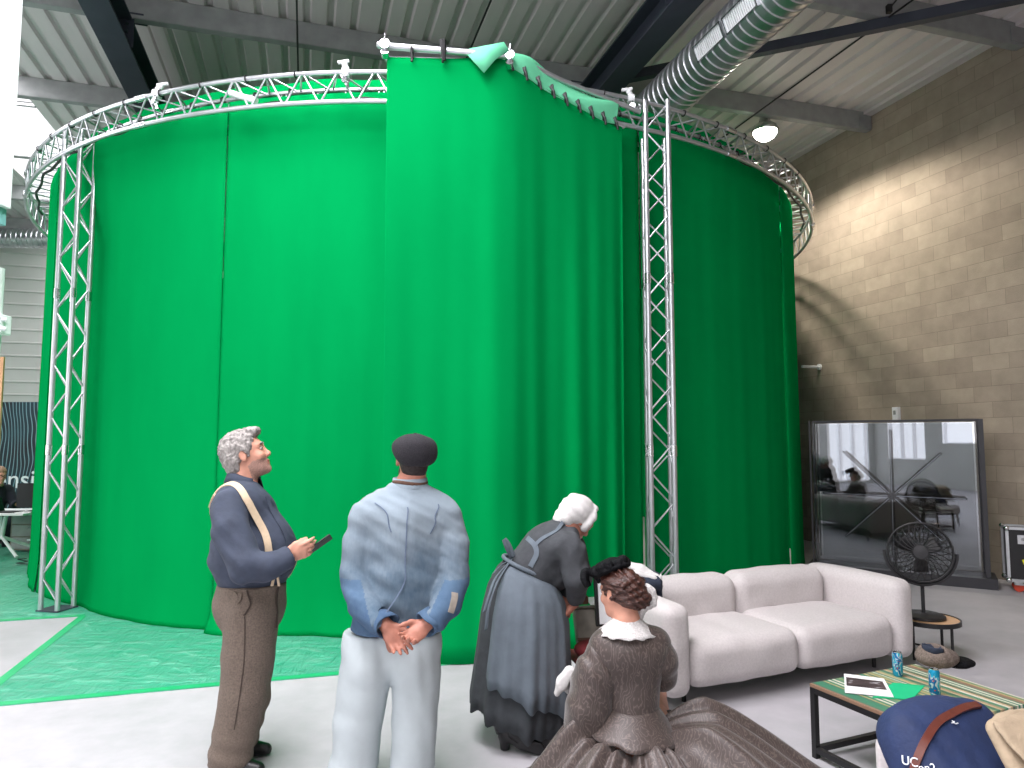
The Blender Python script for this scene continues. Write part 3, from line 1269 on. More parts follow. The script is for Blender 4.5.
# raised outer drop in front of the entrance
A0, Bm, D0 = P(387, 57, 5.60), P(505, 60, 5.68), P(622, 127, 6.34)
pole1 = thing('curtain_pole', 'silver pole with white end clamp holding up the raised green drop', 'pole', (A0.x, A0.y, A0.z), 0, 'silver poles over the raised drop')
e = P(379, 45, 5.60)
q1, q2 = P(383, 46, 5.58), P(512, 56, 5.64)
mb = MB()
mb.tube([e, q1, q2], .03, 10)
mb.build('pole_tube', 'alu', pole1, smooth=40)
for q, dz in ((q1 + Vector((.02, -.01, 0)), 0), (q2 - Vector((.02, 0, 0)), 0)):
    mb = MB()
    mb.tube([q + Vector((0, -.035, .0)), q + Vector((0, .035, .0))], .042, 10)
    mb.tube([q + Vector((0, -.02, -.06)), q + Vector((0, .03, -.08))], .034, 10)
    mb.tube([q + Vector((0, -.03, .03)), q + Vector((.01, -.035, .08))], .012, 8)
    mb.build('clamp', 'chrome', pole1, smooth=40)
mb = MB()
mb.tube([A0 + Vector((-.02, .03, -.0)), Bm + Vector((0, .03, .0))], .022, 10)
mb.build('lower_tube', 'alu', pole1, smooth=40)
pole2 = thing('curtain_pole', 'pair of silver poles sloping down from the raised drop to the right truss leg', 'pole', Bm, 0, 'silver poles over the raised drop')
mb = MB()
mb.tube([P(502, 60, 5.73), P(560, 92, 6.08), P(624, 127, 6.4)], .022, 10)
mb.build('lower_tube', 'alu', pole2, smooth=40)
mb = MB()
mb.tube([P(507, 54, 5.74), P(560, 80, 6.08), P(640, 112, 6.48)], .024, 10)
mb.build('pole_tube', 'alu', pole2, smooth=40)
for px, py, Y in ((412, 49, 5.6), (443, 50, 5.6)):
    mb = MB()
    q = P(px, py, Y)
    mb.tube([q + Vector((0, .04 * math.cos(a), .04 * math.sin(a) - .015)) for a in [2 * PI * j / 10 for j in range(10)]], .009, 5, closed=True)
    mb.tube([q + Vector((0, -.035, -.02)), q + Vector((.005, -.02, -.1)), q + Vector((.0, -.02, -.12))], .011, 6)
    if px > 430:
        mb.tube([q + Vector((.0, -.04, .06)), q + Vector((.006, -.04, -.03)), q + Vector((.01, -.03, -.11))], [.03, .022, .016], 7)
    mb.build('tie', 'blackplastic', pole1)
for i in range(9):
    t = (i + .4) / 9
    q = Bm.lerp(P(622, 126, 6.36), t) + Vector((0, -.01, .01 - .05 * math.sin(PI * t)))
    mb = MB()
    mb.tube([q + Vector((.0, .035 * math.cos(a), .04 * math.sin(a))) for a in [2 * PI * j / 10 for j in range(10)]], .012, 5, closed=True)
    mb.tube([q + Vector((-.02, -.03, .02)), q + Vector((.01, -.04, -.03)), q + Vector((.02, -.03, -.09))], .011, 6)
    mb.build('tie', 'blackplastic', pole2)

rows = []
N = 150
top = spline([A0, A0.lerp(Bm, .5), Bm, Bm.lerp(D0, .33) + Vector((0, 0, -.045)), Bm.lerp(D0, .7) + Vector((0, 0, -.05)), D0], 30)
zs = [0, .03, .08, .16, .28, .42, .56, .7, .82, .9, .955, .985, 1]
for t in zs:
    row = []
    for i, p in enumerate(top):
        s = i / (len(top) - 1)
        L = s * 2.1
        amp = (.008 + .035 * s * s) * (1.15 - t) * min(1, (1 - t) * 4 + .1)
        f = math.sin(L * 8 + 1 + .3 * math.sin(t * 5)) + .7 * math.sin(L * 17 + 2 * t) + .5 * math.sin(L * 31 + 4)
        z = .006 + (p.z - .006) * t
        d = amp * f + .10 * max(0, .13 - t) / .13
        ln = (1 - t)
        row.append(Vector((p.x + .03 * ln - .05 * ln * s, p.y - d - .03 * ln, z)))
    rows.append(row)
mb = MB()
mb.grid(rows)
o = mb.build('green_curtain', 'greenfabric', None, smooth=True, solid=.003)
tag(o, 'tall raised green drop hung on poles, behind the man in the cap', 'curtain', 'green cloth drops forming the drum')
# hem stitched along its top
# back side of cloth thrown over the poles, light shining through painted pale
f1 = [P(463, 50, 5.62), P(504, 42, 5.62), P(509, 50, 5.6), P(495, 60, 5.58), P(484, 73, 5.56)]
m_ = (f1[0] + f1[1] + f1[3]) / 3 + Vector((0, -.035, 0))
mb = MB()
mb.add(f1 + [m_], [(0, 5, 4), (4, 5, 3), (3, 5, 2), (2, 5, 1), (1, 5, 0)])
o = mb.build('cloth_flap', 'mint', None, smooth=True, solid=.004)
tag(o, 'small triangular pale green flap folded over the end of the raised pole', 'cloth', 'pale green cloth thrown over the poles')
up_ = spline([P(510, 54, 5.78), P(530, 61, 5.9), P(555, 79, 6.06), P(590, 93, 6.24), P(612, 98, 6.34), P(619, 106, 6.36)], 8)
lo_ = spline([P(508, 66, 5.68), P(525, 76, 5.76), P(548, 92, 5.9), P(575, 106, 6.06), P(603, 121, 6.22), P(616, 124, 6.28)], 8)
rows = []
for i, (a, b) in enumerate(zip(up_, lo_)):
    s = i / (len(up_) - 1)
    rows.append([a.lerp(b, t) + Vector((.0, -.05 * math.sin(PI * t) * (.6 + .4 * math.sin(s * 11)), .035 * math.sin(PI * t + s * 7) * (1 - t))) for t in [k / 6 for k in range(7)]])
mb = MB()
mb.grid(rows)
o = mb.build('cloth_flap', 'mint', None, smooth=True, solid=.004)
tag(o, 'long pale green cloth draped along the sloping poles towards the right truss leg', 'cloth', 'pale green cloth thrown over the poles')

# ------------------------------------------------------------------ ducts and lamps under the roof


def duct(p, q, r, label, grille=False):
    p, q = Vector(p), Vector(q)
    ax = (q - p)
    L = ax.length
    t = thing('spiral_duct', label, 'duct', p, 0, 'zinc spiral ducts')
    M = ax.to_track_quat('Z', 'Y').to_matrix()
    prof = []
    z = 0
    while z < L:
        prof += [(r, z), (r, z + .075), (r + .011, z + .083), (r + .011, z + .097), (r, z + .105)]
        z += .11
    mb = MB()
    mb.lathe(prof, 40, p, M)
    mb.build('pipe', 'duct', t, smooth=50)
    if grille:
        for i, s in enumerate(grille):
            c = p + ax.normalized() * s
            side = (Vector((-.9594, -.282, 0)) * .94 + Vector((0, 0, -.35))).normalized()
            a = ax.normalized()
            b = side.cross(a)
            Mx = Matrix((a, b, side)).transposed()
            mb = MB()
            for d1, d2, s1, s2 in ((0, .075, .46, .014), (0, -.075, .46, .014), (.225, 0, .014, .16), (-.225, 0, .014, .16)):
                mb.box(c + side * (r + .012) + a * d1 + b * d2, (s1, s2, .03), M=Mx)
            g = mb.build('grille_frame', 'chrome', t)
            mb = MB()
            for k in range(16):
                mb.box(c + side * (r + .006) + a * (-.21 + .028 * k), (.016, .14, .012), M=Mx)
            mb.build('grille_slats', 'white', t)
    return t


duct(B(-2, 3.88, 5.62), B(15, 3.88, 5.62), .25, 'large silver spiral air duct running under the roof to the right of the raised drop', [7.15, 7.65])
duct(P(-90, 237, 15.4), P(60, 239, 15.6), .21, 'silver spiral air duct along the far wall at the left edge of the picture')

lampc = P(765, 131, 10.2)
lm = thing('high_bay_lamp', 'round high bay lamp glowing under the roof beside the block wall', 'lamp', lampc)
mb = MB()
mb.lathe([(.19, -.02), (.2, .0), (.17, .07), (.09, .13), (.07, .2), (.05, .24), (.0, .24)], 28, lampc)
mb.build('reflector', 'chrome', lm, smooth=40)
mb = MB()
mb.lathe([(0.0, -.15), (.07, -.14), (.13, -.10), (.165, -.05), (.18, 0), (.0, .0)], 28, lampc)
mb.build('diffuser', emis('lamp_glow', (1, .93, .82, 1), 30), lm, smooth=True)
mb = MB()
mb.tube([lampc + Vector((0, 0, .22)), lampc + Vector((0, .02, 6.5 - lampc.z))], .008, 6)
mb.build('cord', 'black', lm)
d = bpy.data.lights.new('high_bay_beam', 'SPOT')
d.energy = 800
d.color = (1, .9, .78)
d.spot_size = math.radians(164)
d.spot_blend = .35
d.shadow_soft_size = .12
o = bpy.data.objects.new('high_bay_beam', d)
COL.objects.link(o)
o.location = lampc + Vector((0, 0, -.17))
# little black camera/cable bracket under the roof
mb = MB()
q = P(889, 9, 7.4)
mb.box(q, (.05, .05, .09))
mb.tube([q, q + Vector((.1, .0, .12)), q + Vector((.22, .02, .2))], .01, 6)
tag(mb.build('cable_bracket', 'black'), 'small black cable bracket hanging under the roof at top right', 'bracket')

# ------------------------------------------------------------------ sofa
SE1, SE2 = unit((2.06, .89, 0)), unit((.89, -2.06, 0))   # along the sofa, and towards its front
S0 = Vector((.97, 4.53, 0))
UPV = Vector((0, 0, 1))


def SF(a, d, z):
    """a along the sofa from its left front corner, d towards the back"""
    return S0 + SE1 * a - SE2 * d + UPV * z


SAX = (SE1, SE2, UPV)
SL, SD = 2.26, .92
sofa = thing('sofa', 'low two seat sofa in pale oatmeal linen with rounded soft arms', 'sofa', SF(SL / 2, SD / 2, 0))


def cush(name, c, half, rad, bulge, cuts=(), ax=SAX, h=.014, fn=None, m='linen', parent=None):
    v = Vol([c], max(half) * 1.5 + .08, h)
    a = np.array(tuple(c))
    ext = sum((abs(np.array(tuple(ax[i]))) * (half[i] + abs(bulge) + .03) for i in range(3)))
    v = Vol([a - ext, a + ext], .03, h)
    v.rbox(c, half, rad, ax, bulge=bulge)
    if fn: fn(v)
    v.disp(lambda X, Y, Z: .0035 * np.sin(X * 17 + Y * 9 + 2 * np.sin(Z * 8)) * np.sin(Z * 13 + X * 6))
    return v.build(name, m, parent or sofa, smooth=2)


AW = .2
SH = .58
for a0, a1 in ((AW + .005, SL / 2 - .003), (SL / 2 + .003, SL - AW - .005)):
    cush('seat_cushion', SF((a0 + a1) / 2, .33, .262), ((a1 - a0) / 2, .34, .148), .085, .018)
for a0, a1 in ((AW + .01, SL / 2 - .002), (SL / 2 + .002, SL - AW - .01)):
    cush('back_cushion', SF((a0 + a1) / 2, .75, .40), ((a1 - a0) / 2, .14, .27), .1, .016)


def armcut(v, s):
    v.plane(SF(0, .0, .655), UPV * 1 + SE2 * .14)


for a in (AW / 2, SL - AW / 2):
    cush('armrest', SF(a, .44, .375), (AW / 2, .46, .29), .075, .012)
mb = MB()
R3 = Matrix((SE1, -SE2, UPV)).transposed()
mb.box(SF(SL / 2, .50, .125), (SL - .3, SD - .34, .03), M=R3)
mb.build('frame', 'blackplastic', sofa)
for a in (.25, SL - .25):
    for d in (.16, .78):
        mb = MB()
        mb.tube([SF(a, d, 0), SF(a, d, .11)], .016, 10)
        mb.build('leg', 'black', sofa, smooth=40)

# clothes dropped on the sofa's left arm
cc = P(660, 590, 4.86)
top = .665
k0 = SF(.1, .52, top + .03)
v = Vol([SF(-.12, .1, .2), SF(.42, .95, .95)], .08, .009)
v.rbox(SF(.1, .55, top + .062), (.145, .2, .045), .04, SAX, bulge=.02)
v.rbox(SF(.22, .62, top + .075), (.1, .16, .035), .03, SAX, k=.03)
v.rbox(SF(.246, .55, .60), (.018, .16, .11), .016, SAX, k=.03)
v.wrinkle(.008, 60, (1, .3, .4), 2)
o = v.build('folded_coat', 'navycloth', None, smooth=1)
tag(o, 'dark navy coat folded over the left arm of the sofa', 'coat')
v = Vol([SF(-.15, .2, .6), SF(.4, .95, .95)], .08, .007)
pts = [SF(-.06, .66, top + .13), SF(.04, .6, top + .17), SF(.14, .5, top + .15), SF(.22, .42, top + .105)]
v.chain(pts, [.045, .055, .045, .03], .03, flat=UPV, fs=1.6)
v.chain([SF(-.02, .5, top + .125), SF(.08, .44, top + .12), SF(.18, .38, top + .1)], [.03, .035, .025], .02, flat=UPV, fs=1.3)
lp = SF(.265, .37, top + .1)
for i in range(10):
    a, b = [lp + SE1 * .035 * math.cos(q) + UPV * .028 * math.sin(q) for q in (2 * PI * i / 10, 2 * PI * (i + 1) / 10)]
    v.cone(a, b, .011, .011, .01)
v.wrinkle(.005, 90, (1, 1, .2), 4)
o = v.build('white_garment', 'whitecloth', None, smooth=1)
tag(o, 'crumpled white garment with a loop on top of the navy coat on the sofa arm', 'garment')

# ------------------------------------------------------------------ coffee table
L0 = Vector((1.633, 3.96, 0))
TH = .39
TE1, TE2 = SE1, SE2
TW, TD = .84, .66


def TF(a, d, z=TH):
    """a along the sofa direction, d towards the camera"""
    return L0 + TE1 * a + TE2 * d + UPV * z


tb = thing('coffee_table', 'low coffee table with striped green and tan top on black metal frame', 'table', TF(TW / 2, TD / 2, 0))
mb = MB()
mb.box((0, 0, 0), (TD, TW, .018))
top_o = mb.build('tabletop', 'stripes', None, bevel=.002)
R = Matrix((TE1, TE2, UPV)).transposed()
top_o.data.transform(Matrix.Rotation(PI / 2, 4, 'Z'))
top_o.data.transform(Matrix.Rotation(-PI / 2, 4, 'Z'))
top_o.location = TF(TW / 2, TD / 2, TH - .009)
top_o.rotation_euler = (0, 0, math.atan2(TE1.y, TE1.x))
# local x runs across the stripes
me = top_o.data
me.transform(Matrix.Rotation(PI / 2, 4, 'Z'))
top_o.parent = tb
top_o.matrix_parent_inverse = world_of(tb).inverted()
RT = Matrix((TE1, -TE2, UPV)).transposed()
for a, d in ((.015, .015), (TW - .015, .015), (TW - .015, TD - .015), (.015, TD - .015)):
    mb = MB()
    mb.box(TF(a, d, (TH - .02) / 2), (.03, .03, TH - .02), M=RT)
    mb.build('leg', 'black', tb)
for z, nm in ((TH - .034, 'apron_rail'), (.045, 'foot_rail')):
    for p, q in (((.03, .015), (TW - .03, .015)), ((.03, TD - .015), (TW - .03, TD - .015)), ((.015, .03), (.015, TD - .03)), ((TW - .015, .03), (TW - .015, TD - .03))):
        mb = MB()
        mb.bar(TF(*p, z), TF(*q, z), .028, .03)
        mb.build(nm, 'black', tb)


def on_table(px, py, z=TH):
    q = FL(px, py, z)
    return Vector((q.x, q.y, z))


def can(px, py, label, h=.135, r=.027):
    c = on_table(px, py)
    t = thing('drink_can', label, 'can', c, 0, 'slim drink cans on the coffee table')
    mb = MB()
    mb.lathe([(r * .78, .0), (r * .82, .002), (r, .012), (r, h - .016), (r * .82, h - .003)], 24, c)
    mb.build('body', 'can', t, smooth=40)
    mb = MB()
    mb.lathe([(r * .82, h - .003), (r * .84, h), (r * .78, h), (r * .75, h - .005), (0, h - .005)], 24, c)
    mb.build('lid', 'chrome', t, smooth=40)
    mb = MB()
    mb.lathe([(0, h - .004), (.009, h - .004), (.009, h - .001), (.005, h - .001), (0, h - .001)], 12, c + Vector((.004, -.006, 0)))
    mb.build('pull_tab', 'alu', t)


can(898, 676, 'slim blue and silver drink can, nearer the sofa')
can(935, 695, 'slim blue and silver drink can standing behind the blue bag')


def sheet(name, pts, m, z, label, cat, inner=None, group=None, th=.0025, curl=0):
    q = [FL(px, py, z) for px, py in pts]
    mb = MB()
    n = 8
    for zz, rev in ((z, 1), (z + th, 0)):
        rows = [[q[0].lerp(q[1], i / n).lerp(q[3].lerp(q[2], i / n), j / n) for i in range(n + 1)] for j in range(n + 1)]
        rows = [[Vector((p.x, p.y, zz + curl * (i / n) ** 2 * (j / n))) for i, p in enumerate(r)] for j, r in enumerate(rows)]
        mb.grid(rows)
    t = thing(name, label, cat, Vector((q[0].x, q[0].y, z)), 0, group)
    mb.build('page', m, t)
    if inner:
        q = [FL(px, py, z + th) for px, py in inner]
        mb = MB()
        mb.add([Vector((p.x, p.y, z + th + .0006)) for p in q], [(0, 1, 2, 3)])
        mb.build('printed_picture', 'photo', t)
    return t


sheet('green_card', [(872, 698), (893, 683), (925, 686), (912, 700)], 'greenpaper', TH + .0005, 'sheet of bright green card under the white print on the coffee table', 'card')
sheet('photo_print', [(844, 674), (884, 679), (894, 697.5), (845, 693)], 'paper', TH + .004, 'white sheet printed with a dark landscape photograph, lying on the coffee table', 'print',
      None)
ph = [o for o in bpy.data.objects if o.name == 'photo_print'][0]
q = [FL(px, py, TH + .0068) for px, py in ((846, 677), (882.5, 681.5), (887, 690), (846.5, 685.5))]
mb = MB()
mb.add([Vector((p.x, p.y, TH + .0072)) for p in q] + [Vector((p.x, p.y, TH + .0067)) for p in q], [(0, 1, 2, 3), (4, 7, 6, 5), (0, 4, 5, 1), (1, 5, 6, 2), (2, 6, 7, 3), (3, 7, 4, 0)])
mb.build('printed_picture', 'photo', ph)

# cloth cap lying open on the table
cz = TH + .002
cp = on_table(938, 668)
capt = thing('flat_cap', 'grey tweed flat cap lying upturned on the coffee table, navy lining showing', 'cap', cp)
cx = unit((.9, .3, 0))
cy = Vector((-cx.y, cx.x, 0))
tl = (unit(cx * .9 + UPV * .35), unit(cy), unit(UPV * .9 - cx * .35))
v = Vol([cp], .26, .006)
v.ell(cp + UPV * .062 + cx * .0, (.125, .1, .058), (cx, cy, UPV), k=.02)
v.ell(cp + UPV * .085 - cx * .03, (.085, .085, .055), (cx, cy, UPV), k=.03)
v.ell(cp + UPV * .15 - cx * .055 - cy * .02, (.055, .06, .075), tl, k=.015, op='sub')
v.wrinkle(.004, 70, cx, 3)
v.build('crown', 'tweed', capt, smooth=1)
v = Vol([cp], .26, .006)
v.ell(cp + UPV * .128 - cx * .05 - cy * .015, (.055, .058, .058), tl, k=.0)
v.ell(cp + UPV * .16 - cx * .05 - cy * .015, (.05, .055, .07), tl, k=.012, op='sub')
v.wrinkle(.004, 90, cy, 5)
v.build('lining', 'navycloth', capt, smooth=1)
v = Vol([cp + cx * .12], .2, .006)
v.ell(cp + cx * .12 - cy * .035 + UPV * .03, (.1, .075, .028), (cx, cy, UPV), k=.0)
v.wrinkle(.003, 60, cx, 5)
v.build('peak', 'velvet', capt, smooth=1)

# ------------------------------------------------------------------ linen pouf and bag at the lower right
bc = P(940, 740, 2.72)
pf = Vector((P(877, 715, 3.0).x + .27, 2.74, 0))
pouf = thing('armchair', 'linen armchair at lower right, mostly hidden under the blue bag', 'armchair', pf)
PAX = (unit((.97, .24, 0)), unit((-.24, .97, 0)), UPV)


def PFp(a, d, z): return pf + PAX[0] * a + PAX[1] * d + UPV * z


cush('seat_cushion', PFp(0.0, -.05, .27), (.3, .3, .1), .07, .015, ax=PAX, parent=pouf)
cush('backrest', PFp(.0, .26, .32), (.25, .05, .22), .06, .01, ax=PAX, parent=pouf)
for sx in (-1, 1):
    for d in (-.28, .24):
        mb = MB()
        mb.tube([PFp(sx * .26, d, 0), PFp(sx * .25, d, .22)], [.014, .018], 10)
        mb.build('leg', 'black', pouf, smooth=40)

bag = thing('duffel_bag', 'navy canvas duffel bag with brown leather strap and white lettering', 'bag', PFp(0, -.05, .395))
Yb = 2.62
v = Vol([P(880, 780, Yb), P(1010, 690, Yb)], .26, .009)
bx, by, bz = unit((.96, .28, 0)), unit((.02, .70, .69)), None
bz = bx.cross(by).normalized()
by = bz.cross(bx)
bcn = P(968, 781, Yb + .02)
v.rbox(bcn, (.235, .255, .10), .075, (bx, by, bz), bulge=.02)
v.ell(bcn + by * .17 - bx * .02, (.17, .12, .10), (bx, by, bz), k=.08)
v.wrinkle(.007, 26, bx + by * .5, 1)
v.plane(PFp(0, -.05, .392), -UPV)
v.build('body', 'navy', bag, smooth=2)
bb = v.bvh()


def fr(px, py):
    """front surface of the bag seen at a pixel"""
    d = (P(px, py, 1) - Vector((0, 0, CH))).normalized()
    r = bb.ray_cast(Vector((0, 0, CH)), d)
    return r[0] if r[0] is not None else P(px, py, Yb - .1)


st = [fr(px, py) for px, py in ((914, 772), (916, 764), (921, 750), (928, 735), (938, 722), (952, 714), (966, 708), (978, 706))]
ribbon(bb, st, .026, .006, .006).build('strap', 'leather', bag, smooth=40)


def text(body, name, size, loc, xdir, updir, m, parent, ext=.0012, bevel=None):
    c = bpy.data.curves.new(name, 'FONT')
    c.body = body
    c.size = size
    c.extrude = ext
    o = bpy.data.objects.new(name + '_tmp', c)
    COL.objects.link(o)
    bpy.context.view_layer.update()
    dg = bpy.context.evaluated_depsgraph_get()
    me = bpy.data.meshes.new_from_object(o.evaluated_get(dg))
    bpy.data.objects.remove(o)
    x = unit(xdir)
    z = x.cross(Vector(updir)).normalized()
    y = z.cross(x)
    M = Matrix((x, y, z)).transposed().to_4x4()
    M.translation = Vector(loc)
    me.transform(M)
    me.materials.clear()
    return link(name, me, m, parent)


def bag_text(body, px, py, px2, py2, size, nm='lettering'):
    a, b = fr(px, py), fr(px2, py2)
    x = (b - a).normalized()
    q, n, i, d = bb.find_nearest(a.lerp(b, .5))
    if n.y > 0: n = -n
    return text(body, nm, size, a + n * .009, x, n.cross(x), 'text', bag, .002)


bag_text('UC', 903, 764, 913, 766, .042)
bag_text('on2', 919, 772, 934, 772, .036)
bag_text('.x.-', 950, 724, 966, 728, .022)

cv = thing('canvas_satchel', 'beige canvas bag at the right edge, leaning on the navy duffel', 'bag', P(1018, 768, 2.5))
v = Vol([P(985, 790, 2.5), P(1060, 715, 2.6)], .12, .008)
ca, cb_ = unit((.93, .37, 0)), unit((-.2, .55, .8))
cn = ca.cross(cb_).normalized()
cb_ = cn.cross(ca)
cc0 = P(1053, 778, 2.46)
v.rbox(cc0 + cb_ * .03, (.15, .17, .03), .025, (ca, cb_, cn), bulge=.02)
v.wrinkle(.006, 40, ca, 6)
v.build('body', 'beige', cv, smooth=1)
v = Vol([P(985, 770, 2.38), P(1060, 715, 2.5)], .12, .008)
v.rbox(cc0 + cb_ * .12 + cn * .05, (.158, .075, .012), .01, (ca, unit(cb_ - cn * .25), unit(cn + cb_ * .25)), bulge=.012)
v.wrinkle(.006, 35, ca, 2)
v.build('flap', 'beige', cv, smooth=1)

# ------------------------------------------------------------------ side table and fan
fb = FL(927, 618, .30)
st = thing('side_table', 'small round side table with pale wood top on black legs, behind the sofa arm', 'table', (fb.x, fb.y, 0))
mb = MB()
mb.lathe([(0, .285), (.225, .285), (.225, .30), (0, .30)], 40, (fb.x, fb.y, 0))
mb.build('tabletop', 'wood', st, smooth=40)
mb = MB()
mb.lathe([(.225, .272), (.237, .272), (.237, .306), (.225, .306), (.225, .272)], 40, (fb.x, fb.y, 0))
mb.build('rim', 'black', st, smooth=40)
for k in range(4):
    a = k * PI / 2 + .5
    mb = MB()
    mb.tube([Vector((fb.x + .19 * math.cos(a), fb.y + .19 * math.sin(a), z)) for z in (0, .285)], .011, 8)
    mb.build('leg', 'black', st, smooth=40)
for k in range(2):
    a = k * PI / 2 + .5
    mb = MB()
    mb.tube([Vector((fb.x + s * .19 * math.cos(a), fb.y + s * .19 * math.sin(a), .06 + .012 * k)) for s in (-1, 1)], .008, 8)
    mb.build('crossbar', 'black', st, smooth=40)

fz = .306
fpos = Vector((fb.x - .02, fb.y + .01, 0))
fan = thing('desk_fan', 'black wire cage fan on round base, standing on the side table', 'fan', fpos + UPV * fz)
mb = MB()
mb.lathe([(0, fz), (.155, fz), (.155, fz + .018), (.13, fz + .03), (.03, fz + .036), (0, fz + .036)], 36, fpos)
mb.build('base', 'blackplastic', fan, smooth=40)
fc = P(920, 552, fpos.y - .02)
fdir = unit((-.45, -.88, .12))
fx = fdir.cross(UPV).normalized()
fy = fx.cross(fdir).normalized()
MF = Matrix((fx, fy, fdir)).transposed()
mb = MB()
mb.tube([fpos + UPV * (fz + .03), fpos + UPV * (fc.z - .265)], .014, 10)
mb.build('pole', 'blackplastic', fan, smooth=40)
mb = MB()
mb.tube([fc + MF @ Vector((.255 * math.cos(a), .255 * math.sin(a), -.03)) for a in [PI + PI * k / 24 for k in range(25)]], .013, 8)
mb.tube([fpos + UPV * (fc.z - .275), fc + MF @ Vector((0, -.255, -.03))], .016, 8)
mb.build('yoke', 'blackplastic', fan, smooth=40)
mb = MB()
FR = .23
for zz in (0, -.05):
    mb.tube([fc + MF @ Vector((FR * math.cos(a), FR * math.sin(a), zz)) for a in [2 * PI * k / 48 for k in range(48)]], .009, 6, closed=True)
for sgn in (1, -1):
    zc0 = 0 if sgn > 0 else -.05
    for rr, dz in ((.06, .085), (.11, .07), (.16, .05), (.20, .025)):
        mb.tube([fc + MF @ Vector((rr * math.cos(a), rr * math.sin(a), zc0 + sgn * dz)) for a in [2 * PI * k / 40 for k in range(40)]], .0022, 4, closed=True)
    for k in range(26):
        a = 2 * PI * k / 26
        tw = .55 * sgn
        pts = [fc + MF @ Vector((r_ * math.cos(a + tw * r_ / FR), r_ * math.sin(a + tw * r_ / FR), zc0 + sgn * .09 * (1 - (r_ / FR) ** 2))) for r_ in (.045, .09, .13, .17, .205, FR)]
        mb.tube(pts, .0036, 4, caps=False)
mb.build('cage', 'black', fan, smooth=True)
mb = MB()
mb.lathe([(0, .095), (.052, .09), (.055, .085), (0, .08)], 20, fc, MF)
mb.build('badge', 'blackplastic', fan, smooth=40)
mb = MB()
mb.lathe([(0, -.16), (.05, -.15), (.06, -.1), (.06, -.06), (.035, -.04), (.03, .02), (0, .03)], 20, fc, MF)
mb.build('motor', 'blackplastic', fan, smooth=40)
for k in range(3):
    a = k * 2 * PI / 3 + .5
    rows = []
    for i in range(7):
        r_ = .03 + .125 * i / 6
        wd = .018 + .036 * math.sin(PI * min(1, i / 5.2) * .62)
        rows.append([fc + MF @ Vector((r_ * math.cos(a) - t * wd * math.sin(a), r_ * math.sin(a) + t * wd * math.cos(a), -.02 + t * .035)) for t in (-1, -.5, 0, .5, 1)])
    mb = MB()
    mb.grid(rows)
    mb.build('blade', 'blackplastic', fan, smooth=True, solid=.004)
mb = MB()
for k in range(3):
    mb.tube([fpos + Vector((-.1 + .05 * k, -.165 - .006 * k, .311)), fpos + Vector((-.06 + .05 * k, -.2, .311)), fpos + Vector((-.02 + .03 * k, -.185, .311))], .004, 6)
# ------------------------------------------------------------------ glass display case with rotor
K0, K1 = FL(993, 589), FL(813, 573)
KX = unit(K1 - K0)          # from the right corner to the left
KN = Vector((KX.y, -KX.x, 0))
if KN.y < 0: KN = -KN       # towards the back
KL = (K1 - K0).length
KH, KD = 1.97, .42
case = thing('display_case', 'tall glass display case in dark frame, against the block wall', 'display case', K0 + KX * KL / 2)
KM = Matrix((KX, KN, UPV)).transposed()


def K(a, d, z): return K0 + KX * a + KN * d + UPV * z


mb = MB()
mb.box(K(KL / 2, KD / 2 - .02, .06), (KL + .1, KD + .1, .12), M=KM)
mb.build('plinth', 'steelblack', case)
for a, d in ((.035, .03), (.035, KD - .03)):
    mb = MB()
    mb.box(K(a, d, .12 + (KH - .12) / 2), (.05, .05, KH - .12), M=KM)
    mb.build('post', 'steelblack', case)
for a, d in ((KL - .012, .03), (KL - .012, KD - .03)):
    mb = MB()
    mb.box(K(a, d, .12 + (KH - .12) / 2), (.018, .025, KH - .12), M=KM)
    mb.build('post', 'steelblack', case)
for d in (.03, KD - .03):
    mb = MB()
    mb.box(K(KL / 2, d, KH - .008), (KL - .1, .025, .018), M=KM)
    mb.build('top_rail', 'steelblack', case)
for nm, d in (('front_pane', .015), ('back_pane', KD - .015)):
    mb = MB()
    mb.box(K(KL / 2 + .02, d, .12 + (KH - .16) / 2 + .01), (KL - .12, .006, KH - .16), M=KM)
    mb.build(nm, 'glass' if nm == 'front_pane' else 'mirrorglass', case)
mb = MB()
mb.box(K(KL / 2 + .02, KD * .5, .35), (.0,) * 3, M=KM)
# eight armed rotor of the hologram fan
rc = P(892, 496, K(KL / 2, .2, 0).y)
rc = K((rc - K0).dot(KX), .2, rc.z)
rot = thing('rotor_display', 'eight armed star of thin dark blades inside the glass display case', 'fan', rc)
mb = MB()
mb.lathe([(0, -.04), (.05, -.035), (.055, 0), (.03, .012), (0, .014)], 20, rc, Matrix((KX, UPV, -KN)).transposed())
mb.build('hub', 'blackplastic', rot, smooth=40)
for k in range(8):
    a = k * PI / 4 + .01
    dv = KX * math.cos(a) + UPV * math.sin(a)
    L = (.86, .78)[k % 2] if k % 4 else .80
    L = min(L, .84)
    mb = MB()
    mb.bar(rc + dv * .05, rc + dv * L, .026, .01, up=KN)
    b_ = mb.build('blade', 'blackplastic', rot)
    mb = MB()
    mb.bar(rc + dv * .05 - KN * .0062, rc + dv * (L - .01) - KN * .0062, .007, .002, up=KN)
    mb.build('light_strip', 'alu', b_)
# support mast behind the rotor
mb = MB()
mb.tube([K((rc - K0).dot(KX), .27, .12), K((rc - K0).dot(KX), .27, rc.z)], .018, 8)
mb.tube([K((rc - K0).dot(KX), .27, rc.z), rc + KN * .03], .018, 8)
mb.build('mast', 'blackplastic', rot, smooth=40)

# switch box and bracket on the block wall
def WR(px, py):
    """point on the block wall seen at a pixel"""
    d = P(px, py, 1.0) - Vector((0, 0, CH))
    n = Vector((.9594, .282, 0))
    return Vector((0, 0, CH)) + d * (W1 / d.dot(n))


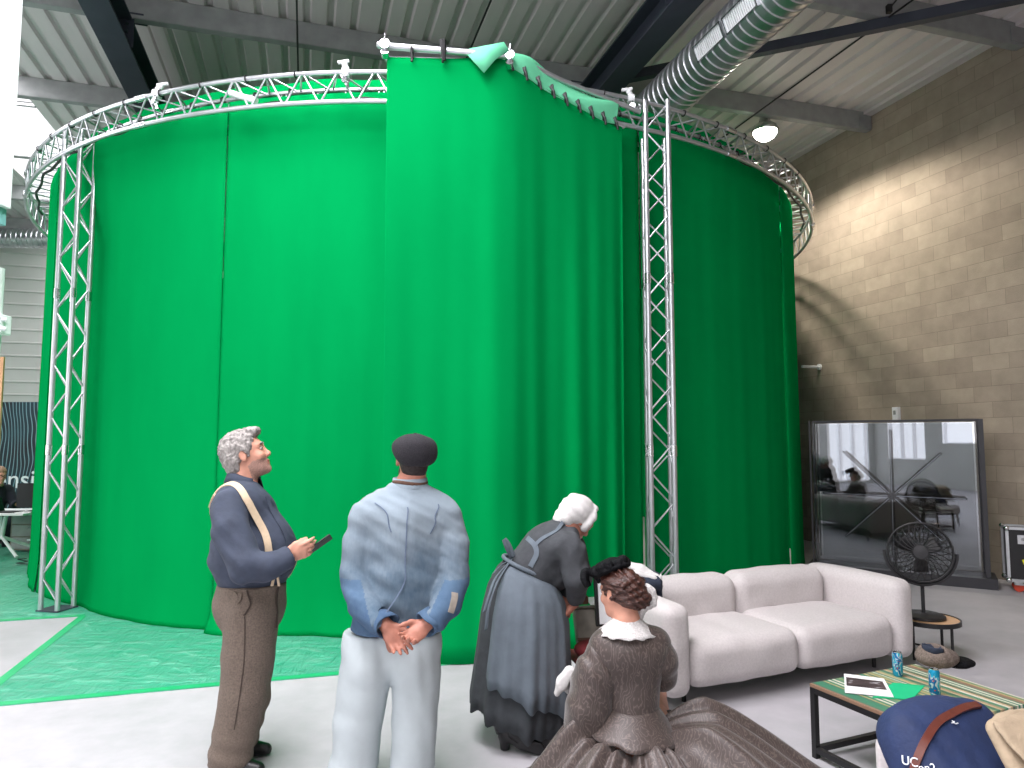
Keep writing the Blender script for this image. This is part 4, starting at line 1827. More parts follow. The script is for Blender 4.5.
WM = Matrix((Vector((-.282, .9594, 0)), Vector((.9594, .282, 0)), UPV)).transposed()
wq = WR(898, 414)
t = thing('switch_box', 'small pale grey switch box on the block wall above the display case', 'switch box', wq)
mb = MB()
mb.box(wq + WM @ Vector((0, -.03, 0)), (.1, .06, .2), M=WM)
mb.build('housing', 'white', t, bevel=.006)
mb = MB()
mb.box(wq + WM @ Vector((0, -.065, .02)), (.04, .012, .06), M=WM)
mb.build('rocker', 'purlin', t, bevel=.003)
ba, bb2 = WR(820, 367), P(794, 366.5, 11.6)
t = thing('wall_bracket', 'short white pipe bracket sticking out from the block wall beside the drum', 'bracket', ba)
mb = MB()
bd = (Vector((-.9594, -.282, 0)))
mb.tube([ba, ba + bd * .30 + Vector((-.05, -.0, 0))], .024, 10)
mb.build('pipe', 'white', t, smooth=40)
mb = MB()
mb.tube([ba + bd * .001, ba + bd * .03], .05, 14)
mb.build('flange', 'white', t, smooth=40)

# ------------------------------------------------------------------ flight case
q = FL(1010, 592.5)
FX = unit((.89, -.45, 0))
FN = Vector((-FX.y, FX.x, 0))
fcz = .14
fw, fd, fh = .42, .30, .58
FM = Matrix((FX, FN, UPV)).transposed()
fcb = thing('flight_case', 'black flight case with aluminium edges on orange castors by the block wall', 'case', q + FX * fw / 2 + FN * fd / 2)
def FC(a, d, z): return Vector((q.x, q.y, 0)) + FX * a + FN * d + UPV * (fcz + z)
mb = MB()
mb.box(FC(fw / 2, fd / 2, fh / 2), (fw - .012, fd - .012, fh - .012), M=FM)
mb.build('shell', 'blackplastic', fcb)
for a in (0, fw):
    for d in (0, fd):
        mb = MB()
        mb.bar(FC(a, d, .03), FC(a, d, fh - .03), .03, .03, up=FN)
        mb.build('edge', 'alu', fcb)
for z in (0, fh):
    for p, r_ in (((0, 0), (fw, 0)), ((0, fd), (fw, fd)), ((0, 0), (0, fd)), ((fw, 0), (fw, fd))):
        mb = MB()
        mb.bar(FC(*p, z), FC(*r_, z), .03, .03)
        mb.build('edge', 'alu', fcb)
for a in (0, fw):
    for d in (0, fd):
        for z in (0, fh):
            mb = MB()
            mb.lathe([(0, -.032), (.022, -.022), (.032, 0), (.022, .022), (0, .032)], 12, FC(a, d, z))
            mb.build('ball_corner', 'chrome', fcb, smooth=True)
for a in (.16, fw - .2):
    mb = MB()
    mb.box(FC(a, -.012, fh - .12), (.13, .02, .1), M=FM)
    mb.tube([FC(a - .03, -.026, fh - .12), FC(a + .03, -.026, fh - .12)], .014, 8)
    mb.build('latch', 'chrome', fcb)
mb = MB()
tm = Matrix.Rotation(.3, 3, FN)
mb.box(FC(.24, -.009, .24), (.22, .004, .055), M=Matrix.Rotation(-.3, 3, FN) @ FM)
mb.build('tape', 'yellow', fcb)
for a in (.1, fw - .1):
    for d in (.1, fd - .1):
        c = FC(a, d, -fcz + .05)
        mb = MB()
        mb.tube([c - FN * .02, c + FN * .02], .05, 18)
        w_ = mb.build('castor', 'orange', fcb, smooth=40)
        mb = MB()
        mb.box(c + UPV * .055, (.08, .06, .06), M=FM)
        mb.build('castor_fork', 'chrome', w_)

# ------------------------------------------------------------------ prop table between the women
pt = Vector((.49, 4.42, 0))
pz = .40
prop = thing('prop_table', 'small dark red edged table on black legs between the two women', 'table', pt)
mb = MB()
mb.box(pt + UPV * (pz - .012), (.25, .32, .024), rz=.2)
mb.build('tabletop', 'red', prop, bevel=.004)
for sx in (-1, 1):
    for sy in (-1, 1):
        mb = MB()
        mb.box(pt + Matrix.Rotation(.2, 3, 'Z') @ Vector((sx * .105, sy * .14, 0)) + UPV * (pz - .024) / 2, (.025, .025, pz - .024), rz=.2)
        mb.build('leg', 'black', prop)
c = Vector((pt.x, pt.y, pz))
v = Vol([c + Vector((-.02, -.05, .05))], .2, .007)
v.ell(c + Vector((-.01, -.06, .055)), (.105, .085, .055), k=.02)
v.plane(c, -UPV)
v.wrinkle(.005, 60, (1, .5, .2), 3)
tag(v.build('cloth_pouch', 'red'), 'dull red cloth pouch on the small table between the women', 'pouch')
cs = thing('worn_case', 'worn grey leather case leaning on the small table between the women', 'case', c)
cm = Matrix.Rotation(.15, 3, 'Z') @ Matrix.Rotation(-.5, 3, 'X')
ck = c + Vector((.02, .06, .165))
mb = MB()
mb.box(ck, (.24, .07, .2), M=cm)
mb.build('body', 'casegrey', cs, bevel=.012, smooth=50)
mb = MB()
mb.box(ck + cm @ Vector((0, -.037, -.09)), (.245, .012, .02), M=cm)
mb.build('edging', 'brownwood', cs, bevel=.003)
mb = MB()
mb.box(ck + cm @ Vector((0, -.0, .105)), (.25, .1, .014), M=cm)
mb.build('lid', 'casegrey', cs, bevel=.003)
kz = ck.z + .13
mb = MB()
mb.add([Vector((c.x - .0, c.y + .04, kz)), Vector((c.x + .14, c.y + .06, kz - .004)), Vector((c.x + .12, c.y + .2, kz + .012)), Vector((c.x - .02, c.y + .18, kz + .014)),
        Vector((c.x + .03, c.y + .12, kz + .03))], [(0, 1, 4), (1, 2, 4), (2, 3, 4), (3, 0, 4)])
o = mb.build('crumpled_paper', 'paper', None, solid=.003)
tag(o, 'crumpled white paper lying on the worn grey case between the women', 'paper')
mb = MB()
mb.box(Vector((c.x - .06, c.y + .1, kz + .02)), (.09, .07, .05), rz=.2)
o = mb.build('wooden_block', 'brownwood', None, bevel=.004)
tag(o, 'little dark wooden block on the worn grey case, under the bending woman\'s hands', 'block')

mm = P(601, 600, 4.36)
t = thing('table_mirror', 'small pale faced mirror in a dark frame, standing before the seated woman', 'mirror', Vector((mm.x, mm.y, pz)))
mxm = Matrix.Rotation(.25, 3, 'Z') @ Matrix.Rotation(-.12, 3, 'X')
mc = Vector((mm.x + .06, mm.y, .75))
mb = MB()
mb.box(mc, (.21, .02, .30), M=mxm)
mb.build('frame', 'black', t, bevel=.004)
mb = MB()
mb.box(mc + mxm @ Vector((.008, -.012, 0)), (.185, .008, .275), M=mxm)
mb.build('face', 'white', t, bevel=.002)
mb = MB()
mb.tube([mc - UPV * .14, Vector((mc.x, mc.y, pz + .012))], .012, 8)
mb.lathe([(0, 0), (.07, 0), (.07, .01), (0, .014)], 20, Vector((mc.x, mc.y, pz)))
mb.build('stand', 'black', t, smooth=40)

# ------------------------------------------------------------------ far left: banner, desk, computer
by0 = 13.6
bl, br_ = P(-40, 402, by0), P(46, 402, by0)
btop = bl.z
bn = thing('banner', 'dark banner with thin wavy lines and white lettering behind the desk', 'banner', Vector((br_.x - .9, by0, 0)))
bw_ = 2.2
mb = MB()
mb.box((0, 0, 0), (bw_, .03, btop - .12))
o = mb.build('printed_cloth', 'banner', None)
o.location = (br_.x - bw_ / 2 + .25, by0, .12 + (btop - .12) / 2)
o.parent = bn
o.matrix_parent_inverse = world_of(bn).inverted()
mb = MB()
mb.box((br_.x - bw_ / 2 + .25, by0, .06), (bw_, .2, .1))
mb.build('base', 'alu', bn, bevel=.01)
tx = P(4, 489, by0 - .03)
s_ = .5
text('ensib', 'lettering', s_, P(-6, 488, by0 - .03), (1, 0, 0), (0, 0, 1), 'text', bn, .004)
text('FE', 'lettering', .2, P(25, 487 + 6, by0 - .03), (1, 0, 0), (0, 0, 1), 'textdim', bn, .003)

dk0 = P(0, 511, 10.6)
dz = dk0.z
dx = dk0.x
desk = thing('desk', 'white desk on splayed white legs at the left edge', 'desk', (dx - .3, 10.6, 0))
mb = MB()
mb.box((dx - .25, 10.6, dz - .015), (1.75, .8, .03))
mb.build('desktop', 'white', desk, bevel=.004)
for sx, yy in ((.05, 10.3), (.05, 10.9), (-1.0, 10.3), (-1.0, 10.9)):
    mb = MB()
    hub = Vector((dx + sx, 10.6, .28))
    mb.tube([hub, Vector((dx + sx + (.45 if sx > 0 else -.1), yy, .03))], .024, 8)
    mb.build('leg', 'white', desk, smooth=40)
for sx in (.05, -1.0):
    for o_ in (-.05, .05):
        mb = MB()
        mb.tube([Vector((dx + sx, 10.6, .26)), Vector((dx + sx + o_, 10.6, dz - .03))], .028, 8)
        mb.build('column', 'white', desk, smooth=40)
mb = MB()
mb.box((dx + .95, 11.3, .34), (.9, .03, .6))
# laptop / monitor on the desk
mq = P(31, 510, 10.5)
mon = thing('monitor', 'dark flat monitor seen from behind on the white desk', 'monitor', (mq.x, 10.5, dz))
mb = MB()
mb.box((mq.x + .05, 10.5, dz + .24), (.5, .03, .36), rz=.1)
mb.build('panel', 'screen', mon, bevel=.005)
mb = MB()
mb.box((mq.x + .05, 10.53, dz + .06), (.05, .03, .12))
mb.box((mq.x + .05, 10.52, dz + .008), (.22, .16, .014))
mb.build('stand', 'blackplastic', mon)
kb = P(6, 512, 10.35)
t = thing('laptop', 'thin dark laptop open in front of the seated person at the desk', 'laptop', (kb.x, 10.4, dz))
mb = MB()
mb.box((kb.x, 10.4, dz + .01), (.33, .23, .016))
mb.build('keyboard', 'blackplastic', t, bevel=.003)
mb = MB()
mb.box((kb.x - .17, 10.4, dz + .11), (.012, .23, .2), M=Matrix.Rotation(-.3, 3, 'Y'))
mb.build('lid', 'screen', t)
pp = P(20, 511, 10.35)
mb = MB()
mb.box((pp.x, 10.45, dz + .006), (.22, .28, .01), rz=.3)
tag(mb.build('paper_stack', 'paper'), 'white papers lying on the desk between laptop and monitor', 'papers')
# pedestal cabinet under the desk
cabp = P(26, 545, 11.0)
t = thing('drawer_pedestal', 'grey drawer pedestal under the white desk', 'cabinet', (cabp.x, 11.0, 0))
mb = MB()
mb.box((cabp.x + .15, 11.15, .33), (.7, .45, .6))
mb.build('body', 'casegrey', t, bevel=.006)
for k in range(3):
    mb = MB()
    mb.box((cabp.x + .15, 10.92, .14 + .19 * k), (.64, .018, .17))
    d_ = mb.build('drawer', 'purlin', t, bevel=.003)
    mb = MB()
    mb.box((cabp.x + .15, 10.905, .19 + .19 * k), (.14, .015, .015))
    mb.build('handle', 'chrome', d_)
mb = MB()
mb.tube(spline([P(26, 549, 9.9), P(19, 556, 10.0), P(27, 560, 9.9), P(17, 563, 9.8), P(28, 566, 9.75)], 6), .02, 6)
o = mb.build('cable_coil', 'blackplastic')
zmin = min(v_.co.z for v_ in o.data.vertices)
for v_ in o.data.vertices: v_.co.z = max(.012, .02 + (v_.co.z - zmin) * .25)
tag(o, 'black cables in a loose coil on the floor under the desk', 'cable')

# hanging white screen, bracket and boards at the left edge of the picture
wp = P(8, 100, 5.2)
pb_ = P(11, 205, 5.2)
t = thing('hanging_screen', 'big plain white panel hanging from the roof at the left edge', 'panel', (pb_.x, 5.2, pb_.z))
x1 = P(-4, 203, 5.2).x
mb = MB()
mb.box((x1 - .6, 5.3, pb_.z + 1.32), (1.2, .12, 2.6))
mb.build('board', 'white', t, bevel=.006)
mb = MB()
mb.box((x1 - .62, 5.32, pb_.z - .045), (1.16, .1, .13))
mb.build('lower_rail', 'tealframe', t, bevel=.004)
for dx_ in (-.2, -1.0):
    mb = MB()
    mb.tube([(x1 + dx_, 5.3, pb_.z + 2.6), (x1 + dx_, 5.3, HZ - .02)], .01, 6)
    mb.build('cord', 'black', t)
wb_ = P(3, 300, 6.0)
t = thing('white_stand', 'white pole with a clamp head, cut off by the left edge', 'stand', (wb_.x - .12, 6.0, 0))
mb = MB()
mb.tube([(wb_.x - .10, 6.0, 0.03), (wb_.x - .10, 6.0, P(0, 268, 6.0).z)], .085, 14)
mb.build('pole', 'white', t, smooth=40)
mb = MB()
cq = P(1, 325, 6.0)
mb.box((cq.x - .02, 5.98, cq.z), (.14, .16, .17))
mb.tube([(cq.x + .04, 5.95, cq.z - .04), (cq.x + .085, 5.95, cq.z - .04)], .02, 8)
mb.tube([(cq.x + .04, 5.95, cq.z + .04), (cq.x + .085, 5.95, cq.z + .04)], .02, 8)
mb.build('clamp_head', 'white', t, bevel=.01)
mb = MB()
mb.lathe([(0, 0), (.1, 0), (.1, .025), (.05, .05), (0, .05)], 24, (wb_.x - .10, 6.0, 0))
mb.build('foot', 'white', t, smooth=40)
q = P(4.5, 357, 9.0)
t = thing('plywood_panel', 'upright plywood board cut off by the left edge, before the banner', 'board', (q.x - .5, 9.0, 0))
mb = MB()
mb.box((q.x - .5, 9.0, q.z / 2), (1.0, .03, q.z))
mb.build('sheet', 'board', t)
for sx in (-.85, -.15):
    mb = MB()
    mb.box((q.x + sx, 9.12, .2), (.04, .22, .4))
    mb.build('foot', 'board', t)

# ------------------------------------------------------------------ people


def basis(f, up=UPV):
    f = unit(f)
    l = Vector(up).cross(f).normalized()
    return f, l, f.cross(l).normalized()


def head(v, c, f, up=UPV, s=1.0, k=.012, ears=True):
    """adds a head: cranium, jaw, brow, nose, lips, ears"""
    f, l, u = basis(f, up)
    A = (f, l, u)

    def h(a, b, d): return Vector(c) + (f * a + l * b + u * d) * s
    E = lambda p, r, kk=k, op='add', ax=A: v.ell(h(*p), [x * s for x in r], ax, kk, op)
    E((-.012, 0, .035), (.098, .077, .085))
    E((.025, 0, -.03), (.070, .062, .088), .03)
    E((.05, 0, -.088), (.042, .044, .036), .03)
    E((.080, 0, -.104), (.020, .022, .018), .02)
    E((.072, 0, .028), (.022, .052, .016), .02)
    for sg in (-1, 1):
        E((.066, sg * .040, -.028), (.024, .022, .022), .02)
        E((.102, sg * .031, .008), (.014, .017, .009), .010, 'sub')
        E((.098, sg * .011, -.033), (.011, .009, .009), .008)
    v.cone(h(.086, 0, .012), h(.108, 0, -.026), .009 * s, .0125 * s, .014)
    E((.092, 0, -.060), (.012, .023, .006), .006)
    E((.090, 0, -.073), (.012, .021, .007), .006)
    if ears:
        for sg in (-1, 1):
            eu = unit(u - f * .25)
            el = unit(l * sg - f * .35)
            ef = eu.cross(el)
            v.ell(h(-.008, sg * .078, -.006), [.019 * s, .008 * s, .033 * s], (ef, el, eu), .006)
            v.ell(h(-.004, sg * .087, -.002), [.010 * s, .006 * s, .02 * s], (ef, el, eu), .004, 'sub')
    return h


def eyes(person, h, s, f, up=UPV, sides=(-1, 1)):
    f, l, u = basis(f, up)
    for sg in sides:
        mb = MB()
        mb.lathe([(.0, -.0125 * s), (.008 * s, -.0095 * s), (.012 * s, -.003 * s), (.0122 * s, .003 * s), (.009 * s, .0088 * s), (.0045 * s, .0118 * s), (0, .0126 * s)], 14,
                 h(.0785, sg * .031, .008), Matrix((l, u, f)).transposed())
        e = mb.build('eye', 'eyewhite', person, smooth=True)
        mb = MB()
        mb.lathe([(0, .0135 * s), (.005 * s, .0122 * s), (.0056 * s, .0105 * s)], 12, h(.0785, sg * .031, .008), Matrix((l, u, f)).transposed())
        mb.build('iris', 'iris', e, smooth=True)


def hand(v, wrist, palm_dir, normal, s=1.0, curl=(.5, .55, .6, .7), thumb=(.6, .4), spread=.08, side=1, k=.006):
    """five fingered hand; palm_dir wrist to knuckles, normal out of the palm, side = which side the thumb is on"""
    d, n = unit(palm_dir), unit(normal)
    n = (n - d * n.dot(d)).normalized()
    t = d.cross(n) * side
    w = Vector(wrist)
    pc = w + d * .05 * s
    v.ell(pc, (.052 * s, .040 * s, .015 * s), (d, t, n), .014)
    v.cone(w - d * .02 * s, pc, .023 * s, .024 * s, .02, flat=n, fs=1.25)
    L = (.068, .076, .070, .054)
    for i in range(4):
        off = (.030 - .0195 * i) * s
        b = w + d * (.088 - .004 * abs(i - 1.2)) * s + t * off
        dr = (d + t * spread * (1.3 - i)).normalized()
        pts, a = [b], 0
        for j in range(3):
            a += curl[i] * (1, 1.1, .7)[j]
            dd = (dr * math.cos(a) + n * math.sin(a)).normalized()
            pts.append(pts[-1] + dd * L[i] * s * (.46, .31, .25)[j])
        v.chain([w + d * .05 * s + t * off * .7] + pts, [.011 * s, .0098 * s, .0088 * s, .0080 * s, .0072 * s], k)
    b = w + d * .022 * s + t * .026 * s
    a0, a1 = thumb
    d1 = (d * math.cos(a0) + t * math.sin(a0) + n * .25).normalized()
    d2 = (d * math.cos(a0 - a1) + t * math.sin(a0 - a1) + n * (.3)).normalized()
    p1 = b + d1 * .038 * s
    p2 = p1 + d2 * .032 * s
    p3 = p2 + d2 * .024 * s
    v.chain([b, p1, p2, p3], [.015 * s, .0115 * s, .010 * s, .0085 * s], .01)
    return pc


def loft(rings):
    """rings: list of point lists"""
    mb = MB()
    mb.grid(rings, close=True)
    return mb


# ================================================================= grey haired man with braces
YM = 3.86
gm = thing('person', 'grey haired man in slate shirt, cream braces and brown trousers, holding a phone, looking up', 'person', P(232, 770, YM) * 1)
gm.location.z = 0
Pm = lambda px, py, dy=0: P(px, py, YM + dy)
sm = YM / 700 * 1.0        # metres per pixel
hc = Pm(246, 455, .03)
hf, hu = unit((.88, .22, .30)), unit((-.32, -.03, .95))
v = Vol([Pm(190, 420, -.35), Pm(345, 420, .35), Vector((hc.x, YM, 0))], .06, .0065)
h = head(v, hc, hf, hu, 1.07)
neck = Pm(243, 487, .02)
v.cone(h(-.03, 0, -.07), neck, .062, .066, .03)
v.cone(neck, Pm(243, 520), .07, .12, .04)
v.cone(Pm(243, 515, 0), Pm(254, 580, 0), .13, .14, .06)
v.cone(Pm(236, 505, -.14), Pm(236, 505, .16), .06, .06, .05)
elb, wri = Pm(252, 571, -.27), Pm(286, 556, -.22)
v.chain([Pm(230, 507, -.16), Pm(233, 535, -.22), elb, wri], [.045, .04, .04, .029], .02)
v.chain([Pm(240, 507, .2), Pm(258, 566, .24), Pm(274, 566, .10)], [.055, .045, .03], .02)
hd = unit(Pm(322, 545, -.20) - wri)
pn = unit(Vector((-.1, .92, .30)))
hand(v, wri, hd, pn, 1.08, (.30, .42, .52, .6), (.42, .32), .06, side=1)
hand(v, Pm(274, 566, .10), Vector((.1, -.8, -.1)), (-.6, -.5, .1), 1.0, (.5, .5, .55, .6), (.6, .4), .05)
for dy, ax_, hx in ((-.10, 228, 248), (.11, 231, 252)):
    v.chain([Pm(hx, 600, dy), Pm(hx - 7, 690, dy), Vector((Pm(ax_, 750, dy).x, YM + dy, .09))], [.085, .06, .045], .03)
v.ell(Pm(251, 600, 0), (.13, .16, .12), k=.05)
F_, L_, U_ = basis(hf, hu)
Lc = np.array(hc)


def face_zone(pts):
    q = (pts - Lc) / 1.07
    a, b, d = q @ np.array(F_), q @ np.array(L_), q @ np.array(U_)
    return a, b, d


gm_body = v.build('body', ['skin', 'skinbeard', 'lip'], gm, zones=[
    (1, lambda p: (lambda a, b, d: (d < -.045) & (d > -.135) & (a > .0) & (np.abs(b) < .09) & (a * .6 - d > .06))(*face_zone(p))),
    (2, lambda p: (lambda a, b, d: (d < -.055) & (d > -.08) & (a > .09) & (np.abs(b) < .022))(*face_zone(p)))])
eyes(gm, h, 1.07, hf, hu)
for sg in (-1, 1):
    mb = MB()
    mb.tube([h(.094, sg * .014, .032), h(.095, sg * .03, .037), h(.086, sg * .047, .032)], [.004, .005, .003], 6)
    mb.build('eyebrow', 'greyhair', gm, smooth=True)
v = Vol([hc], .2, .005)
A_ = (F_, L_, U_)
s_ = 1.07
v.ell(h(-.018, 0, .048), [.106 * s_, .086 * s_, .090 * s_], A_)
v.ell(h(-.062, 0, -.02), [.056 * s_, .074 * s_, .082 * s_], A_, .04)
v.ell(h(.062, .0, .105), [.042 * s_, .05 * s_, .028 * s_], A_, .03)
for sg in (-1, 1):
    v.ell(h(.012, sg * .07, .02), [.018 * s_, .014 * s_, .04 * s_], A_, .015)
v.ell(h(.098, 0, .0), [.062 * s_, .12 * s_, .085 * s_], A_, .012, 'sub')
v.ell(h(.02, 0, -.085), [.07 * s_, .12 * s_, .08 * s_], A_, .012, 'sub')
for sg in (-1, 1):
    v.ell(h(-.004, sg * .085, -.012), [.022 * s_, .03 * s_, .034 * s_], A_, .004, 'sub')
v.disp(lambda X, Y, Z: .0035 * np.sin(X * 190 + 3 * np.sin(Z * 60)) * np.sin(Z * 150 + 2 * np.sin(X * 70)) + .003 * np.sin(Y * 170 + Z * 90))
v.build('hair', 'greyhair', gm, smooth=0)

# shirt
v = Vol([Pm(200, 470, -.36), Pm(310, 470, .36), Pm(200, 600, 0), Pm(310, 600, 0)], .06, .0075)
v.cone(Pm(238, 503, -.10), Pm(240, 503, .15), .105, .10, .05)
v.cone(Pm(243, 512, -.02), Pm(250, 545, 0), .165, .185, .06)
v.ell(Pm(254, 558, 0), (.225, .20, .155), k=.08)
v.ell(Pm(266, 545, -.02), (.15, .15, .17), k=.06)
v.cone(Pm(252, 575, 0), Pm(252, 582, 0), .18, .172, .04)
v.cone(Pm(243, 488, .02), Pm(241, 499, .01), .074, .105, .05)
v.mesh('tmp')
tbv = v.bvh()
v.chain([Pm(229, 505, -.17), Pm(231, 530, -.24), Pm(246, 566, -.30)], [.082, .094, .084], .010)
v.chain([Pm(246, 566, -.30), Pm(266, 567, -.28), Pm(287, 558.5, -.235)], [.084, .072, .055], .02)
v.chain([Pm(240, 505, .18), Pm(258, 562, .24), Pm(272, 564, .13)], [.085, .078, .06], .02)
v.ell(neck + Vector((0.01, 0, .055)), (.075, .068, .05), k=.01, op='sub')
v.cone(Pm(286, 558.5, -.232), Pm(300, 553, -.20), .045, .05, .004, 'sub')
v.plane(Pm(252, 590, 0), -UPV)
v.wrinkle(.007, 42, (.5, .2, .85), 2)
v.wrinkle(.004, 24, (1, -.3, -.4), 5)
v.wrinkle(.003, 85, (.6, .3, .8), 9)
v.build('shirt', 'shirt', gm, smooth=2)
sb = v.bvh()
# rolled cuff
mb = MB()
cdir = (Pm(294, 555, -.21) - Pm(280, 561, -.24)).normalized()
cx_ = cdir.orthogonal().normalized()
cy_ = cdir.cross(cx_)
cc_ = Pm(286, 558, -.23)
rows = []
for r_, o_ in ((.050, -.022), (.056, -.022), (.058, .0), (.055, .02), (.048, .021), (.044, .0)):
    rows.append([cc_ + cdir * o_ + (cx_ * math.cos(a) + cy_ * math.sin(a)) * (r_ + .002 * math.sin(3 * a)) for a in [2 * PI * k / 24 for k in range(24)]])
loft(rows).build('cuff', 'shirt', gm, smooth=True)
# stand-and-fall collar with open front points
rows = []
for t, (r_, dz) in enumerate(((.068, .02), (.072, .062), (.084, .060), (.100, .012))):
    row = []
    for k in range(25):
        a = -PI * .86 + 2 * PI * .86 * k / 24
        fwd, lat = unit((.93, -.20, 0)), unit((.20, .93, 0))
        d_ = -fwd * math.cos(a) + lat * math.sin(a)
        front = max(0, -math.cos(a))
        row.append(neck + Vector((0, 0, .0)) + d_ * r_ * (1 + .05 * front) + UPV * (dz - .030 * front - (.014 * front if t == 3 else 0)) + Vector((.002, 0, .014)))
    rows.append(row)
mb = MB()
mb.grid(rows)
mb.build('collar', 'shirt', gm, smooth=True, solid=.005)
# braces
ns = Vector((0, -.4, 0))
br1 = [Pm(218, 507, -.06), Pm(224, 494, -.09), Pm(235, 488, -.13), Pm(248, 494, -.22), Pm(261, 508, -.26), Pm(269, 528, -.28), Pm(274, 553, -.28), Pm(275, 582, -.26)]
ribbon(tbv, br1, .036, .005, .004).build('brace_strap', 'cream', gm, smooth=40)
br2 = [Pm(222, 497, .1), Pm(236, 487, .14), Pm(256, 500, .16), Pm(286, 530, .12), Pm(296, 556, .1), Pm(290, 578, .08)]
ribbon(tbv, br2, .036, .005, .004).build('brace_strap', 'cream', gm, smooth=40)
br3 = [Pm(222, 497, -.10), Pm(213, 520, .0), Pm(208, 550, .02), Pm(212, 580, .02)]
ribbon(tbv, br3, .036, .005, .004).build('brace_strap', 'cream', gm, smooth=40)
ribbon(tbv, [Pm(268, 496, -.06), Pm(282, 518, -.09), Pm(292, 540, -.10), Pm(296, 560, -.10), Pm(290, 584, -.10)], .03, .003, .003).build('placket', 'shirt', gm, smooth=40)
# loose tabs at the waistband
for px in (272, 279):
    mb = MB()
    mb.bar(Pm(276, 566, -.225), Pm(px, 586, -.205), .014, .005)
    mb.build('brace_tab', 'cream', gm)

# trousers
v = Vol([Pm(195, 570, -.26), Pm(305, 570, .26), Vector((Pm(225, 768).x, YM, 0))], .06, .0085)
v.cone(Pm(252, 584, -.02), Pm(250, 600, -.0), .178, .188, .05, flat=(0, 1, 0), fs=1.02)
v.ell(Pm(251, 610, 0), (.158, .18, .15), k=.05)
for dy, tx, kx, ax_ in ((-.095, 252, 243, 229), (.10, 254, 248, 235)):
    foot = Vector((Pm(ax_, 752, dy).x, YM + dy, .05))
    v.chain([Pm(tx, 612, dy), Pm(tx - 4, 655, dy), Pm(kx, 695, dy * 1.05), foot], [.138, .130, .116, .108], .02)
v.plane(Vector((0, 0, .05)), -UPV)
v.plane(Pm(252, 582, 0), UPV)
v.wrinkle(.004, 24, (.3, .2, 1), 1)
v.disp(lambda X, Y, Z: np.where(Z < .3, .005 * np.sin(Z * 62 + X * 14) * np.clip((.3 - Z) / .2, 0, 1), 0))
v.build('trousers', 'trouser', gm, smooth=2)
tb_ = v.bvh()
ribbon(tb_, [Pm(245, 588, -.3), Pm(249, 600, -.3), Pm(243, 613, -.3), Pm(240, 617, -.3)], .008, .003, .002).build('pocket_welt', 'trousdark', gm)
ribbon(tb_, [Pm(219, 595, -.25), Pm(225, 599, -.3), Pm(233, 596, -.3)], .022, .002, .004).build('pocket_flap', 'trouser', gm)
ribbon(tb_, [Pm(241, 618, -.3), Pm(242, 660, -.3), Pm(237, 700, -.3), Pm(231, 740, -.3)], .005, .002, .001).build('side_seam', 'trousdark', gm)
ribbon(tb_, [Pm(285, 586, -.12), Pm(284, 605, -.12), Pm(281, 628, -.10)], .012, .003, .003).build('fly', 'trousdark', gm)
for dy, ax_ in ((-.095, 228), (.10, 234)):
    x0 = Pm(ax_, 752, dy).x
    c_ = Vector((x0, YM + dy, 0))
    v = Vol([c_ + Vector((-.12, -.09, 0)), c_ + Vector((.24, .09, .13))], .03, .006)
    fd = unit((.97, -.1 if dy < 0 else .12, 0))
    v.chain([c_ - fd * .05 + UPV * .05, c_ + fd * .08 + UPV * .045, c_ + fd * .165 + UPV * .032], [.046, .044, .034], .02)
    v.cone(c_ + UPV * .05, c_ + UPV * .1, .045, .045, .02)
    v.plane(Vector((0, 0, .004)), -UPV)
    v.build('shoe', 'boot', gm, smooth=1)

# phone in his hand
pq0, pq1 = Pm(310, 551, -.14), Pm(328, 538.5, -.11)
pd = (pq1 - pq0).normalized()
pw = unit(Vector((.2, .9, -.25)) - pd * Vector((.2, .9, -.25)).dot(pd))
PMx = Matrix((pd, pw, pd.cross(pw))).transposed()
pcn = (pq0 + pq1) / 2
phn = thing('phone', 'dark slim mobile phone held up by the grey haired man', 'phone', pcn)
mb = MB()
mb.box(pcn, (.148, .07, .008), M=PMx)
mb.build('body', 'blackplastic', phn, bevel=.003)
mb = MB()
mb.box(pcn + PMx @ Vector((0, 0, .0045)), (.136, .062, .001), M=PMx)
mb.build('screen', 'screen', phn)

# ================================================================= man in the cap, seen from behind
YC = 3.72
cm_ = thing('person', 'man in charcoal flat cap, blue-grey denim jacket and pale trousers, hands clasped behind his back', 'person', P(388, 768, YC))
cm_.location.z = 0
Pc = lambda px, py, dy=0: P(px, py, YC + dy)
hc2 = Pc(413, 459, .02)
hf2 = unit((-.30, .92, .10))
hu2 = unit((.06, -.12, 1))
v = Vol([Pc(325, 425, -.3), Pc(480, 425, .3), Vector((hc2.x, YC, 0))], .07, .0065)
h2 = head(v, hc2, hf2, hu2, 1.04)
nk2 = Pc(410, 487, .0)
v.cone(h2(-.035, 0, -.07), nk2, .066, .072, .03)
v.cone(nk2, Pc(406, 520, .02), .07, .13, .04)
v.cone(Pc(405, 520, .02), Pc(397, 640, .02), .13, .135, .06)
v.cone(Pc(370, 507, 0), Pc(443, 507, 0), .06, .06, .05)
wl, wr_ = Pc(386, 625, -.235), Pc(427, 624, -.235)
v.chain([Pc(364, 515, 0), Pc(352, 575, -.04), Pc(363, 604, -.13), wl], [.05, .042, .04, .031], .02)
v.chain([Pc(448, 515, 0), Pc(458, 575, -.04), Pc(448, 602, -.13), wr_], [.05, .042, .04, .031], .02)
# his left hand (left in the picture): palm turned back, fingers down
hand(v, wl, Pc(401, 648, -.255) - wl, (.15, -.95, .2), 1.12, (.14, .30, .40, .48), (.75, .5), .07, side=-1)
